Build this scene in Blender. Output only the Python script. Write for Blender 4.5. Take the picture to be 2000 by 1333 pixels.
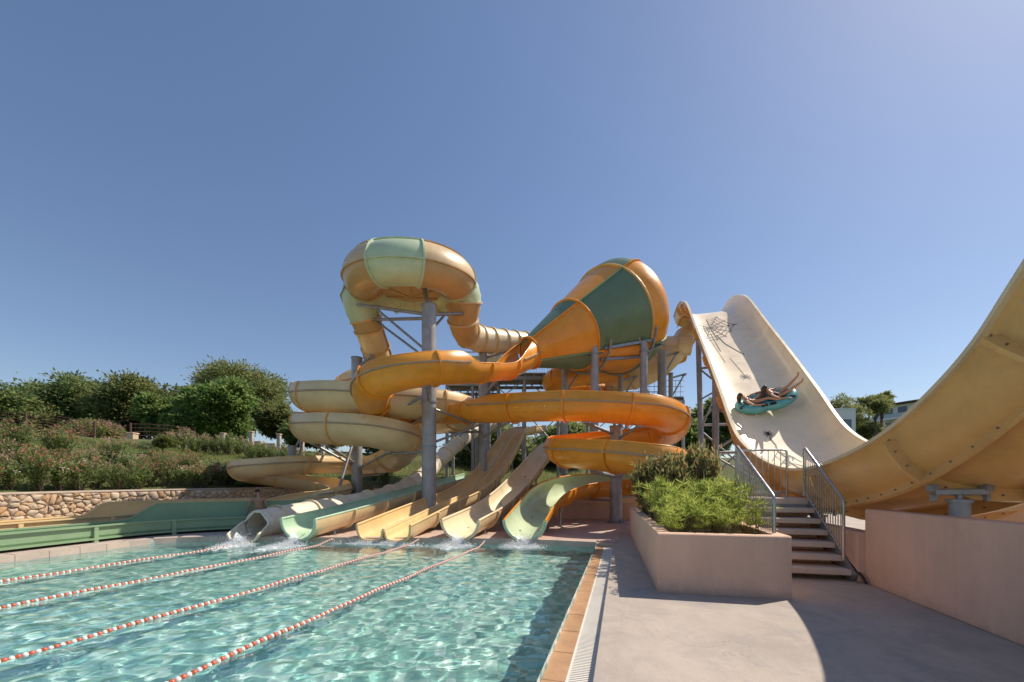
import bpy, bmesh, math, random
import numpy as np
from mathutils import Vector, Matrix
from mathutils.geometry import tessellate_polygon

for o in list(bpy.data.objects):
    bpy.data.objects.remove(o)
random.seed(7)
RNG = np.random.default_rng(7)
scene = bpy.context.scene
COL = scene.collection
R = math.radians
V = Vector

# ---------------------------------------------------------------- camera, sky, sun, exposure
FOC, EYE, HOR = 800.0, 1.55, 948.0          # focal length in photo pixels, eye height, horizon row
cam_d = bpy.data.cameras.new('camera')
cam = bpy.data.objects.new('camera', cam_d)
COL.objects.link(cam)
cam.location = (0, 0, EYE)
cam.rotation_euler = (R(90), 0, 0)
cam_d.sensor_width = 36
cam_d.lens = FOC / 2000 * 36
cam_d.shift_y = (HOR - 666.5) / 2000
cam_d.clip_start = 0.05
cam_d.clip_end = 5000
scene.camera = cam

SUN_AZ, SUN_EL = 67, 51                      # degrees from +Y towards +X, degrees up
world = bpy.data.worlds.new('World')
scene.world = world
world.use_nodes = True
wn = world.node_tree
bg = wn.nodes['Background']
sky = wn.nodes.new('ShaderNodeTexSky')
sky.sky_type = 'NISHITA'
sky.sun_disc = False
sky.sun_elevation = R(SUN_EL)
sky.sun_rotation = R(SUN_AZ)
sky.altitude = 0
sky.air_density = 1.0
sky.dust_density = 0.5
sky.ozone_density = 1.8
hs = wn.nodes.new('ShaderNodeHueSaturation')
hs.inputs['Saturation'].default_value = 1.15
hs.inputs['Hue'].default_value = 0.507
gm = wn.nodes.new('ShaderNodeGamma')          # flattens the sky's range a little, over the whole dome
gm.inputs[1].default_value = 0.82
wn.links.new(sky.outputs[0], gm.inputs[0])
wn.links.new(gm.outputs[0], hs.inputs['Color'])
wn.links.new(hs.outputs[0], bg.inputs[0])
bg.inputs[1].default_value = 0.109
sun_d = bpy.data.lights.new('sun', 'SUN')
sun_d.energy = 3.4
sun_d.angle = R(0.53)
sun_d.color = (1.0, 0.9, 0.76)
sun = bpy.data.objects.new('sun', sun_d)
COL.objects.link(sun)
sdir = V((math.sin(R(SUN_AZ)) * math.cos(R(SUN_EL)), math.cos(R(SUN_AZ)) * math.cos(R(SUN_EL)), math.sin(R(SUN_EL))))
sun.rotation_euler = sdir.to_track_quat('Z', 'Y').to_euler()
sun.location = (20, 10, 40)
vs = scene.view_settings
vs.view_transform = 'Standard'
vs.look = 'None'
vs.gamma = 1
vs.use_curve_mapping = False
vs.exposure = 0.58
scene.render.engine = 'CYCLES'
scene.cycles.max_bounces = 8
scene.cycles.transparent_max_bounces = 16
scene.render.resolution_x = 1024
scene.render.resolution_y = 682

# ---------------------------------------------------------------- helpers
YAW = math.atan(215 / 800)
CS, SN = math.cos(YAW), math.sin(YAW)
def at(px, py, Y):                           # a place seen at a photo pixel, at its own distance
    return V(((px - 1000) / FOC * Y, Y, EYE + (HOR - py) / FOC * Y))
def pf(u, v, z=0.0):                         # pool frame: u across the pool, v along its lanes
    return V((u * CS + v * SN, -u * SN + v * CS, z))

class MB:
    """collects polygons of one mesh object"""
    def __init__(s):
        s.v = []; s.f = []; s.m = []; s.sm = []
    def add(s, vs_, fs_, mi=0, smooth=False):
        b = len(s.v)
        s.v.extend([tuple(p) for p in vs_])
        for f in fs_:
            s.f.append(tuple(i + b for i in f)); s.m.append(mi); s.sm.append(smooth)
    def box(s, c, size, rot=None, mi=0, bev=0.0):
        hx, hy, hz = size[0] / 2, size[1] / 2, size[2] / 2
        c = V(c)
        if bev <= 0:
            ps = [V((x, y, z)) for z in (-hz, hz) for y in (-hy, hy) for x in (-hx, hx)]
            fs = [(0, 2, 3, 1), (4, 5, 7, 6), (0, 1, 5, 4), (2, 6, 7, 3), (0, 4, 6, 2), (1, 3, 7, 5)]
        else:
            ps = []; b = min(bev, hx * .9, hy * .9, hz * .9)
            for z, i in ((-hz, b), (-hz + b, 0), (hz - b, 0), (hz, b)):
                for x, y in ((-1, -1), (1, -1), (1, 1), (-1, 1)):
                    ps.append(V((x * (hx - i), y * (hy - i), z)))
            fs = [(3, 2, 1, 0), (12, 13, 14, 15)]
            for k in range(3):
                for j in range(4):
                    a, b2 = k * 4 + j, k * 4 + (j + 1) % 4
                    fs.append((a, b2, b2 + 4, a + 4))
        if rot is not None:
            ps = [rot @ p for p in ps]
        s.add([c + p for p in ps], fs, mi)
    def beam(s, p, q, w, h, mi=0, up=V((0, 0, 1)), bev=0.0):
        p, q = V(p), V(q); d = q - p; L = d.length
        if L < 1e-6: return
        y = d / L
        x = y.cross(up)
        if x.length < 1e-4: x = y.cross(V((1, 0, 0)))
        x.normalize(); z = x.cross(y)
        s.box((p + q) / 2, (w, L, h), Matrix((x, y, z)).transposed(), mi, bev)
    def tube(s, pts, r, n=8, mi=0, cap=True, closed=False, smooth=True):
        pts = [V(p) for p in pts]; N = len(pts)
        rs = r if isinstance(r, (list, tuple)) else [r] * N
        ref = None; ps = []
        for i in range(N):
            a = pts[i - 1] if (i > 0 or closed) else pts[i]
            b = pts[(i + 1) % N] if (i < N - 1 or closed) else pts[i]
            t = (b - a).normalized()
            if ref is None:
                ref = t.cross(V((0, 0, 1)))
                if ref.length < 1e-3: ref = t.cross(V((1, 0, 0)))
            ref = (ref - t * ref.dot(t)).normalized()
            w = t.cross(ref)
            for k in range(n):
                a_ = 2 * math.pi * k / n
                ps.append(pts[i] + (ref * math.cos(a_) + w * math.sin(a_)) * rs[i])
        fs = []
        for i in range(N if closed else N - 1):
            j = (i + 1) % N
            for k in range(n):
                k2 = (k + 1) % n
                fs.append((i * n + k, i * n + k2, j * n + k2, j * n + k))
        s.add(ps, fs, mi, smooth)
        if cap and not closed:
            s.add(ps[:n], [tuple(range(n))[::-1]], mi)
            s.add(ps[-n:], [tuple(range(n))], mi)
    def grid(s, rows, mi=0, smooth=True, closed=False):
        n = len(rows[0]); ps = [p for r_ in rows for p in r_]; fs = []
        for i in range(len(rows) - 1):
            for k in range(n if closed else n - 1):
                k2 = (k + 1) % n
                fs.append((i * n + k, i * n + k2, (i + 1) * n + k2, (i + 1) * n + k))
        s.add(ps, fs, mi, smooth)
    def lathe(s, o, ax, prof, n=24, mi=0, smooth=True):       # prof: (distance along axis, radius)
        ax = V(ax).normalized(); x = ax.cross(V((0, 0, 1)))
        if x.length < 1e-3: x = V((1, 0, 0))
        x.normalize(); y = ax.cross(x)
        s.grid([[V(o) + ax * d + (x * math.cos(2 * math.pi * k / n) + y * math.sin(2 * math.pi * k / n)) * r for k in range(n)] for d, r in prof], mi, smooth, True)
    def sphere(s, c, r, n=8, m=6, mi=0, sc=(1, 1, 1)):
        rows = []
        for i in range(m + 1):
            ph = -math.pi / 2 + math.pi * i / m
            rows.append([V(c) + V((math.cos(ph) * math.cos(2 * math.pi * k / n) * r * sc[0], math.cos(ph) * math.sin(2 * math.pi * k / n) * r * sc[1], math.sin(ph) * r * sc[2])) for k in range(n)])
        s.grid(rows, mi, True, True)
    def mesh(s, name):
        me = bpy.data.meshes.new(name)
        me.from_pydata(s.v, [], s.f)
        me.polygons.foreach_set('material_index', s.m)
        me.polygons.foreach_set('use_smooth', s.sm)
        me.update()
        return me
    def build(s, name, mats, parent=None):
        return link(name, s.mesh(name), mats, parent)

def link(name, me, mats, parent=None):
    if me is not None and mats is not None:
        for m in (mats if isinstance(mats, (list, tuple)) else [mats]):
            me.materials.append(m)
    o = bpy.data.objects.new(name, me)
    COL.objects.link(o)
    if parent is not None: o.parent = parent
    return o
def tag(o, label, cat, group=None):
    o['label'] = label; o['category'] = cat
    if group: o['group'] = group
    return o
def thing(name, label, cat, group=None, loc=None):
    o = bpy.data.objects.new(name, None)
    o.empty_display_size = 0.2
    COL.objects.link(o)
    return tag(o, label, cat, group)
def struct(o):
    o['kind'] = 'structure'; return o
def stuff(o):
    o['kind'] = 'stuff'; return o
ORD = ['first', 'second', 'third', 'fourth', 'fifth', 'sixth', 'seventh', 'eighth', 'ninth', 'tenth', 'eleventh', 'twelfth', 'thirteenth', 'fourteenth', 'fifteenth', 'sixteenth', 'seventeenth', 'eighteenth', 'nineteenth', 'twentieth', 'twenty-first', 'twenty-second', 'twenty-third', 'twenty-fourth', 'twenty-fifth', 'twenty-sixth', 'twenty-seventh', 'twenty-eighth', 'twenty-ninth', 'thirtieth']

def spline(pts, ds):
    """centripetal Catmull-Rom through pts (any dimension), resampled every ds of arc length in the first 3 dims"""
    P = [np.array(p, float) for p in pts]
    P = [2 * P[0] - P[1]] + P + [2 * P[-1] - P[-2]]
    out = []
    for i in range(1, len(P) - 2):
        p0, p1, p2, p3 = P[i - 1:i + 3]
        d = lambda a, b: max(np.linalg.norm((a - b)[:3]) ** .5, 1e-4)
        t1 = d(p0, p1); t2 = t1 + d(p1, p2); t3 = t2 + d(p2, p3)
        for t in np.linspace(t1, t2, 24, endpoint=False):
            A1 = (t1 - t) / t1 * p0 + t / t1 * p1
            A2 = (t2 - t) / (t2 - t1) * p1 + (t - t1) / (t2 - t1) * p2
            A3 = (t3 - t) / (t3 - t2) * p2 + (t - t2) / (t3 - t2) * p3
            B1 = (t2 - t) / t2 * A1 + t / t2 * A2
            B2 = (t3 - t) / (t3 - t1) * A2 + (t - t1) / (t3 - t1) * A3
            out.append((t2 - t) / (t2 - t1) * B1 + (t - t1) / (t2 - t1) * B2)
    out.append(P[-2])
    out = np.array(out)
    L = np.concatenate([[0], np.cumsum(np.linalg.norm(np.diff(out[:, :3], axis=0), axis=1))])
    n = max(2, int(round(L[-1] / ds)) + 1)
    s = np.linspace(0, L[-1], n)
    return np.stack([np.interp(s, L, out[:, k]) for k in range(out.shape[1])], 1), s

# ---------------------------------------------------------------- materials
def nt(name):
    m = bpy.data.materials.new(name); m.use_nodes = True
    t = m.node_tree
    return m, t, t.nodes['Principled BSDF'], t.nodes['Material Output']
def N(t, kind, **kw):
    n = t.nodes.new(kind)
    for k, v in kw.items():
        if k.startswith('_'): setattr(n, k[1:], v)
        else: n.inputs[k].default_value = v
    return n
def setp(p, **kw):
    for k, v in kw.items():
        p.inputs[k].default_value = v
def noise_mix(t, coord, stops, scale, detail=6, rough=.6, dist=0.0):
    n = N(t, 'ShaderNodeTexNoise', Scale=scale, Detail=detail, Roughness=rough, Distortion=dist)
    t.links.new(coord, n.inputs['Vector'])
    r = t.nodes.new('ShaderNodeValToRGB')
    el = r.color_ramp.elements
    while len(el) < len(stops): el.new(.5)
    for e, (p, c) in zip(el, stops):
        e.position = p; e.color = (*c[:3], 1)
    t.links.new(n.outputs['Fac'], r.inputs['Fac'])
    return r.outputs['Color'], n
def mixc(t, a, b, fac, mode='MIX'):
    m = t.nodes.new('ShaderNodeMix'); m.data_type = 'RGBA'; m.blend_type = mode
    for s, v in ((m.inputs[6], a), (m.inputs[7], b), (m.inputs[0], fac)):
        if hasattr(v, 'is_linked') or isinstance(v, bpy.types.NodeSocket): t.links.new(v, s)
        elif isinstance(v, (int, float)): s.default_value = v
        else: s.default_value = (*v[:3], 1)
    return m.outputs[2]
def scl(c, k): return tuple(min(1, x * k) for x in c)

def mat(name, col, rough=.5, var=.12, scale=3.0, bump=0.0, bscale=40, coat=0.0, metal=0.0, fine=.06, fscale=45, sheen=0, spec=.5, stain=None, coord='pos'):
    m, t, p, out = nt(name)
    g = t.nodes.new('ShaderNodeNewGeometry')
    c = g.outputs['Position']
    a, n1 = noise_mix(t, c, [(.3, scl(col, 1 - var)), (.7, scl(col, 1 + var))], scale)
    b, n2 = noise_mix(t, c, [(.3, (1 - fine,) * 3), (.7, (1, 1, 1))], fscale, 4)
    o = mixc(t, a, b, 1.0, 'MULTIPLY')
    if stain:                                  # stain: (colour, scale, amount)
        s, n3 = noise_mix(t, c, [(.52, (0, 0, 0)), (.72, (stain[2],) * 3)], stain[1], 8, .68, .6)
        o = mixc(t, o, stain[0], s)
    t.links.new(o, p.inputs['Base Color'])
    setp(p, Roughness=rough, Metallic=metal)
    p.inputs['Specular IOR Level'].default_value = spec
    if coat: setp(p, **{'Coat Weight': coat, 'Coat Roughness': .12})
    rr = t.nodes.new('ShaderNodeMapRange')
    t.links.new(n1.outputs['Fac'], rr.inputs[0])
    rr.inputs[1].default_value = .3; rr.inputs[2].default_value = .7
    rr.inputs[3].default_value = max(.04, rough - .07); rr.inputs[4].default_value = min(1, rough + .07)
    t.links.new(rr.outputs[0], p.inputs['Roughness'])
    if bump:
        nb = N(t, 'ShaderNodeTexNoise', Scale=bscale, Detail=6, Roughness=.6)
        t.links.new(c, nb.inputs['Vector'])
        bm = N(t, 'ShaderNodeBump', Strength=bump, Distance=.02)
        t.links.new(nb.outputs['Fac'], bm.inputs['Height'])
        t.links.new(bm.outputs[0], p.inputs['Normal'])
    return m

def frp(name, col, rough=.28, var=.10):       # glass-fibre slide shell: gelcoat gloss, faint waviness, water marks
    return mat(name, col, rough + .08, var, 1.1, bump=.05, bscale=5, coat=.12, fine=.05, fscale=20, stain=(scl(col, .62), 1.7, .35))

M = {}
M['orange'] = frp('orange_gelcoat', (.86, .335, .03), .24)
M['orange_in'] = frp('orange_gelcoat_inside', (.84, .33, .035), .3)
M['yellow'] = frp('tan_yellow_gelcoat', (.82, .61, .33), .3)
M['yellow_in'] = frp('pale_yellow_gelcoat', (.82, .58, .27), .33)
M['cream'] = frp('cream_gelcoat', (.86, .71, .46), .3)
M['ivory'] = frp('ivory_gelcoat', (.86, .76, .58), .34)
M['mint'] = frp('mint_gelcoat', (.50, .67, .46), .3)
M['rampin'] = frp('warm_ivory_ramp_gelcoat', (.90, .74, .53), .3)
M['green'] = frp('green_gelcoat', (.22, .38, .20), .28)
M['lime'] = frp('pale_green_gelcoat', (.58, .67, .44), .26)
M['brown'] = frp('ochre_gelcoat', (.58, .37, .165), .3)
M['tan'] = frp('faded_tan_gelcoat', (.72, .51, .28), .3)
M['amber'] = frp('amber_gelcoat', (.82, .48, .17), .26)
M['trough'] = frp('green_trough_paint', (.27, .40, .235), .4)
M['dgreen'] = frp('dark_cone_green', (.15, .22, .125), .3)
M['seam'] = mat('seam_flange_sealant', (.42, .31, .19), .5)
M['galv'] = mat('galvanised_steel', (.36, .37, .39), .42, .22, 6, bump=.08, bscale=25, metal=.55, fine=.18, fscale=60)
M['post'] = mat('galvanised_post_steel', (.40, .40, .41), .5, .2, 3, bump=.06, bscale=18, metal=.35, fine=.15, fscale=50, stain=((.25, .22, .19), 1.2, .35))
M['bolt'] = mat('dark_bolt_steel', (.27, .21, .15), .5, metal=.3)
M['stainless'] = mat('brushed_handrail_steel', (.5, .5, .5), .3, .1, 5, metal=.85)
M['black'] = mat('black_rubber', (.02, .02, .022), .5)
M['white'] = mat('white_paint', (.8, .79, .76), .5, .05)

def concrete(name, c1, c2, stain, sscale=.55, bump=.25):
    m, t, p, out = nt(name)
    g = t.nodes.new('ShaderNodeNewGeometry'); c = g.outputs['Position']
    a, _ = noise_mix(t, c, [(.32, c1), (.68, c2)], .9, 8, .62, .4)
    mp = N(t, 'ShaderNodeMapping'); mp.inputs['Scale'].default_value = (2.4, 1.3, 2); mp.inputs['Rotation'].default_value = (0, 0, .5)
    t.links.new(c, mp.inputs['Vector'])
    b, _ = noise_mix(t, mp.outputs[0], [(.33, (.87, .86, .86)), (.62, (1, 1, 1))], 1.6, 8, .72, .8)
    o = mixc(t, a, b, 1, 'MULTIPLY')
    s, _ = noise_mix(t, c, [(.48, (0, 0, 0)), (.68, (.85,) * 3)], sscale, 9, .74, 1.2)
    o = mixc(t, o, stain, s)
    d, nf = noise_mix(t, c, [(.28, (.75,) * 3), (.5, (1, 1, 1))], 55, 5, .7)
    o = mixc(t, o, d, .6, 'MULTIPLY')
    vo = N(t, 'ShaderNodeTexVoronoi', Scale=.33, _feature='DISTANCE_TO_EDGE'); 
    wv = N(t, 'ShaderNodeTexNoise', Scale=1.3, Detail=6)
    t.links.new(c, wv.inputs['Vector'])
    va = t.nodes.new('ShaderNodeVectorMath'); va.operation = 'MULTIPLY_ADD'
    t.links.new(wv.outputs['Color'], va.inputs[0]); va.inputs[1].default_value = (1.6, 1.6, 1.6); t.links.new(c, va.inputs[2])
    t.links.new(va.outputs[0], vo.inputs['Vector'])
    cr = t.nodes.new('ShaderNodeMapRange'); t.links.new(vo.outputs['Distance'], cr.inputs[0])
    cr.inputs[1].default_value = .0; cr.inputs[2].default_value = .004; cr.inputs[3].default_value = .35; cr.inputs[4].default_value = 0
    o = mixc(t, o, scl(c1, .45), cr.outputs[0])
    t.links.new(o, p.inputs['Base Color'])
    setp(p, Roughness=.82)
    bm = N(t, 'ShaderNodeBump', Strength=bump, Distance=.01)
    nb = N(t, 'ShaderNodeTexNoise', Scale=22, Detail=8, Roughness=.7); t.links.new(c, nb.inputs['Vector'])
    t.links.new(nb.outputs['Fac'], bm.inputs['Height']); t.links.new(bm.outputs[0], p.inputs['Normal'])
    return m
M['deck'] = concrete('trowelled_concrete', (.44, .375, .315), (.53, .455, .38), (.32, .29, .275))
M['paving'] = concrete('pink_paving_concrete', (.52, .38, .31), (.60, .46, .38), (.40, .30, .26))
def plaster(name, col):
    m, t, p, out = nt(name)
    g = t.nodes.new('ShaderNodeNewGeometry'); c = g.outputs['Position']
    a, _ = noise_mix(t, c, [(.3, scl(col, .88)), (.7, scl(col, 1.08))], 1.1, 8, .65)
    mp = N(t, 'ShaderNodeMapping'); mp.inputs['Scale'].default_value = (5, 5, .6); t.links.new(c, mp.inputs['Vector'])
    b, _ = noise_mix(t, mp.outputs[0], [(.35, (.84, .82, .80)), (.62, (1, 1, 1))], 1.0, 8, .7)
    o = mixc(t, a, b, .45, 'MULTIPLY')
    sx = t.nodes.new('ShaderNodeSeparateXYZ'); t.links.new(c, sx.inputs[0])          # splash dirt along the foot of the wall
    gr = N(t, 'ShaderNodeTexNoise', Scale=6, Detail=8, Roughness=.75); t.links.new(c, gr.inputs['Vector'])
    ma = t.nodes.new('ShaderNodeMath'); ma.operation = 'MULTIPLY_ADD'; t.links.new(gr.outputs['Fac'], ma.inputs[0]); ma.inputs[1].default_value = -.45; t.links.new(sx.outputs['Z'], ma.inputs[2])
    mr = t.nodes.new('ShaderNodeMapRange'); t.links.new(ma.outputs[0], mr.inputs[0]); mr.inputs[1].default_value = -.22; mr.inputs[2].default_value = -.1; mr.inputs[3].default_value = .45; mr.inputs[4].default_value = 0
    o = mixc(t, o, scl(col, .55), mr.outputs[0])
    sp_, _ = noise_mix(t, c, [(.62, (0, 0, 0)), (.75, (.5,) * 3)], 14, 6, .7)
    o = mixc(t, o, scl(col, .72), sp_)
    t.links.new(o, p.inputs['Base Color']); setp(p, Roughness=.9)
    nb = N(t, 'ShaderNodeTexNoise', Scale=70, Detail=8, Roughness=.75); t.links.new(c, nb.inputs['Vector'])
    bm = N(t, 'ShaderNodeBump', Strength=.4, Distance=.008)
    t.links.new(nb.outputs['Fac'], bm.inputs['Height']); t.links.new(bm.outputs[0], p.inputs['Normal'])
    return m
M['plaster'] = plaster('pinkish_beige_plaster', (.80, .53, .385))
M['plaster2'] = plaster('sandy_plaster', (.66, .49, .34))
M['tile'] = mat('terracotta_coping_tile', (.50, .29, .155), .45, .2, 2.5, bump=.1, bscale=30, fine=.12, stain=((.36, .2, .12), 3, .4))
M['ptile'] = mat('pale_pink_coping_tile', (.58, .45, .37), .6, .14, 2.2, bump=.12, bscale=40, fine=.12, stain=((.42, .33, .28), 3, .4))
M['grate'] = mat('ivory_plastic_grating', (.78, .74, .66), .45, .06)
M['soil'] = mat('dark_soil', (.13, .085, .055), .95, .4, 9, bump=.9, bscale=30, fine=.3)

# ground: flat pool terrace, then a bank that climbs to the trees
WALLP = [(-17.6, -30), (-16.6, 0), (-15.75, 9), (-15.4, 12.3), (-14.5, 15.5), (-12.6, 18), (-11.5, 20.5), (-10.2, 23.3), (-8, 25.2), (-3, 26.8), (4, 27.4), (9, 28), (14, 27), (18, 20), (19, 8), (20, -30)]
def bank_dist(x, y):
    """signed distance behind the retaining line (positive = behind), numpy arrays"""
    best = np.full(x.shape, 1e9); side = np.zeros(x.shape)
    for (ax, ay), (bx, by) in zip(WALLP[:-1], WALLP[1:]):
        dx, dy = bx - ax, by - ay
        tt = np.clip(((x - ax) * dx + (y - ay) * dy) / (dx * dx + dy * dy), 0, 1)
        d = np.hypot(x - ax - tt * dx, y - ay - tt * dy)
        cr = dx * (y - ay) - dy * (x - ax)
        k = d < best - 1e-9
        best = np.where(k, d, best); side = np.where(k, np.sign(cr), side)
    return best * side
def bank_h(x, y):
    x = np.asarray(x, float); y = np.asarray(y, float)
    d = bank_dist(x, y)
    top = np.interp(x, [-16, -12, -5, 3, 12, 20], [1.12, 1.35, 1.3, 1.0, .6, .4])
    h = top + np.interp(d, [0, 4.4, 9, 15, 25, 45, 80, 160, 800], [0, 1.3, 2.4, 3.4, 4.2, 5.6, 7.5, 10, 14])
    h = h + .12 * np.sin(x * .9 + y * .4) * np.clip(d / 6, 0, 1)
    return np.where(d > .55, h, -.06)
def H1(x, y): return float(bank_h(np.array([x]), np.array([y]))[0])

# pool outline (counter-clockwise from the near right), water 12 cm below the deck
WZ = -.12
FAR = [(2.26, 10.95), (.575, 11.5), (-2.2, 11.8), (-4.5, 11.9), (-6.6, 12.0), (-8.6, 12.1), (-9.7, 11.95), (-10.25, 11.5), (-10.5, 10.3), (-10.95, 8.7), (-12.6, 2.5), (-16.2, -11)]
farp, _ = spline([(a, b, 0) for a, b in FAR], .5)
farp = [(p[0], p[1]) for p in farp]
RU = -.66
near = pf(RU, -12); nearr = (near.x, near.y)
corner = pf(RU, 11.15)
poolpoly = [nearr, (corner.x, corner.y)] + farp[1:]
def inpoly(x, y, poly):
    r = np.zeros(x.shape, bool); j = len(poly) - 1
    for i in range(len(poly)):
        xi, yi = poly[i]; xj, yj = poly[j]
        if yi != yj:
            r ^= ((yi > y) != (yj > y)) & (x < (xj - xi) * (y - yi) / (yj - yi) + xi)
        j = i
    return r

def axis(lo, hi, step, far_):
    a = list(np.arange(lo, hi + 1e-6, step)); s = step
    while a[-1] < far_: s *= 1.35; a.append(a[-1] + s)
    s = step
    while a[0] > -far_: s *= 1.35; a.insert(0, a[0] - s)
    return np.array(a)
gx, gy = axis(-24, 22, .5, 900), axis(-2, 34, .5, 900)
GX, GY = np.meshgrid(gx, gy)
GZ = bank_h(GX, GY)
cen = np.array(poolpoly).mean(0)
bigp = [(cen[0] + (x - cen[0]) * 1.09, cen[1] + (y - cen[1]) * 1.09) for x, y in poolpoly]
GZ[inpoly(GX, GY, bigp)] = -3
nx = len(gx)
gv = np.stack([GX, GY, GZ], -1).reshape(-1, 3)
ii = np.arange(len(gx) * len(gy)).reshape(len(gy), len(gx))
gf = np.stack([ii[:-1, :-1], ii[:-1, 1:], ii[1:, 1:], ii[1:, :-1]], -1).reshape(-1, 4)
me = bpy.data.meshes.new('ground'); me.from_pydata(gv.tolist(), [], gf.tolist())
me.polygons.foreach_set('use_smooth', [True] * len(me.polygons))
m, t, p, out = nt('bank_earth_and_grass')
g = t.nodes.new('ShaderNodeNewGeometry'); c = g.outputs['Position']
a, _ = noise_mix(t, c, [(.3, (.16, .11, .06)), (.45, (.13, .14, .045)), (.62, (.10, .14, .035)), (.8, (.20, .20, .07))], .45, 8, .65)
b, nb = noise_mix(t, c, [(.3, (.6,) * 3), (.65, (1.0,) * 3)], 7, 6, .7)
t.links.new(mixc(t, a, b, 1, 'MULTIPLY'), p.inputs['Base Color']); setp(p, Roughness=.95)
bm_ = N(t, 'ShaderNodeBump', Strength=.8, Distance=.08); t.links.new(nb.outputs['Fac'], bm_.inputs['Height']); t.links.new(bm_.outputs[0], p.inputs['Normal'])
M['earth'] = m
struct(link('ground', me, m))

def flat_poly(outer, holes, z, name, mt):
    loops = [[V((x, y, 0)) for x, y in outer]] + [[V((x, y, 0)) for x, y in h] for h in holes]
    tri = tessellate_polygon(loops)
    vs_ = [(p.x, p.y, z) for l in loops for p in l]
    me = bpy.data.meshes.new(name); me.from_pydata(vs_, [], [tuple(t_) for t_ in tri])
    bmx = bmesh.new(); bmx.from_mesh(me); bmesh.ops.recalc_face_normals(bmx, faces=bmx.faces)
    if sum(f.normal.z for f in bmx.faces) < 0: bmesh.ops.reverse_faces(bmx, faces=bmx.faces)
    bmx.to_mesh(me); bmx.free()
    return link(name, me, mt)
TW, GW = .2, .24                              # coping tile width, grating width (right-hand side)
e0 = pf(RU + TW + GW, -12.5); e1 = pf(RU + TW + GW, 11.3)
deckhole = [(e0.x, e0.y), (e1.x, e1.y)] + [(x, y) for x, y in farp[1:]]
shift = .02
deckhole = deckhole[:2] + [(x, y + .04) for x, y in farp[1:-1]] + [(farp[-1][0], farp[-1][1])]
struct(flat_poly([(-18, -25)] + [(x, y) for x, y in WALLP[1:-1]] + [(19.8, -25)], [deckhole], 0.0, 'pool_deck', M['deck']))
# pink paving under the slides, a thin slab on the deck
pav = [(pf(-.2, 11.27).x, pf(-.2, 11.27).y), (3.0, 11.4), (5.1, 19.2), (3, 25), (-9, 25), (-9.6, 14.2), (-9.0, 12.6)] + [(x, y + .37) for x, y in farp if -8.7 < x < 2.0][::-1]
struct(flat_poly(pav, [], .012, 'paving', M['paving']))
# step face between deck and grating, and under the coping
mb = MB()
mb.grid([[pf(RU + TW + GW, v, z) for v in (-12.5, 11.3)] for z in (0.0, -.4)], 0, False)
struct(mb.build('deck_step', M['deck']))

# basin
m, t, p, out = nt('pool_mosaic')
g = t.nodes.new('ShaderNodeNewGeometry'); c = g.outputs['Position']
v1 = N(t, 'ShaderNodeTexVoronoi', Scale=9); v1.distance = 'CHEBYCHEV'; v1.inputs['Randomness'].default_value = .15
t.links.new(c, v1.inputs['Vector'])
r1 = t.nodes.new('ShaderNodeValToRGB'); t.links.new(v1.outputs['Color'], r1.inputs['Fac'])
for e, (q, cc) in zip([r1.color_ramp.elements[0], r1.color_ramp.elements[1], r1.color_ramp.elements.new(.5)], [(.12, (.17, .36, .37)), (.8, (.66, .78, .74)), (.45, (.36, .56, .54))]):
    e.position = q; e.color = (*cc, 1)
b, _ = noise_mix(t, c, [(.3, (.31, .52, .50)), (.7, (.47, .65, .62))], 2.2, 4)
t.links.new(mixc(t, r1.outputs['Color'], b, .2), p.inputs['Base Color']); setp(p, Roughness=.5)
M['mosaic'] = m
mb = MB(); loop = poolpoly
mb.grid([[V((x, y, z)) for x, y in loop] for z in (-.02, -1.15)], 0, False, True)
basin = mb.build('pool_basin', m); struct(basin)
struct(flat_poly(poolpoly, [], -1.15, 'pool_floor', m))

# water: a rippled surface, every wave real geometry; sunlight reaches the floor by refraction
m, t, p, out = nt('pool_water')
t.nodes.remove(p)
fr = N(t, 'ShaderNodeFresnel', IOR=1.33)
gl = N(t, 'ShaderNodeBsdfGlossy', Roughness=.0); gl.inputs['Color'].default_value = (1, 1, 1, 1)
rf = N(t, 'ShaderNodeBsdfRefraction', Roughness=.0, IOR=1.33); rf.inputs['Color'].default_value = (.86, .98, .94, 1)
m2 = t.nodes.new('ShaderNodeMixShader'); t.links.new(fr.outputs[0], m2.inputs[0]); t.links.new(rf.outputs[0], m2.inputs[1]); t.links.new(gl.outputs[0], m2.inputs[2])
t.links.new(m2.outputs[0], out.inputs['Surface'])
M['water'] = m
def wave_h(x, y):
    rw = np.random.default_rng(12); h = np.zeros_like(x)
    for k in range(46):
        lam = .11 * (10 ** rw.uniform(0, .8)); a = rw.normal(-.3, .75) + (math.pi if rw.random() < .3 else 0); ph = rw.uniform(0, 6.28)
        st = .0135
        h += st * lam / 6.283 * np.sin(6.283 / lam * (x * math.sin(a) + y * math.cos(a)) + ph + .8 * np.sin(x * .9 + k) * np.cos(y * .7 - k))
    return h
wx, wy = np.arange(-13.5, 3.2, .034), np.arange(1.6, 12.3, .034)
WX, WY = np.meshgrid(wx, wy); amp = np.clip((13.5 - WY) / 8, .3, 1)
WH = wave_h(WX, WY) * amp + WZ
idx = np.arange(WX.size).reshape(WX.shape)
cell = np.stack([idx[:-1, :-1], idx[:-1, 1:], idx[1:, 1:], idx[1:, :-1]], -1).reshape(-1, 4)
cxy = np.stack([WX, WY], -1).reshape(-1, 2)[cell].mean(1)
ins = np.zeros(len(cxy), bool)
for dx_, dy_ in ((0, 0), (.06, 0), (-.06, 0), (0, .06), (0, -.06)): ins |= inpoly(cxy[:, 0] + dx_, cxy[:, 1] + dy_, poolpoly)
cell = cell[ins]
used, inv = np.unique(cell.reshape(-1), return_inverse=True)
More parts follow.
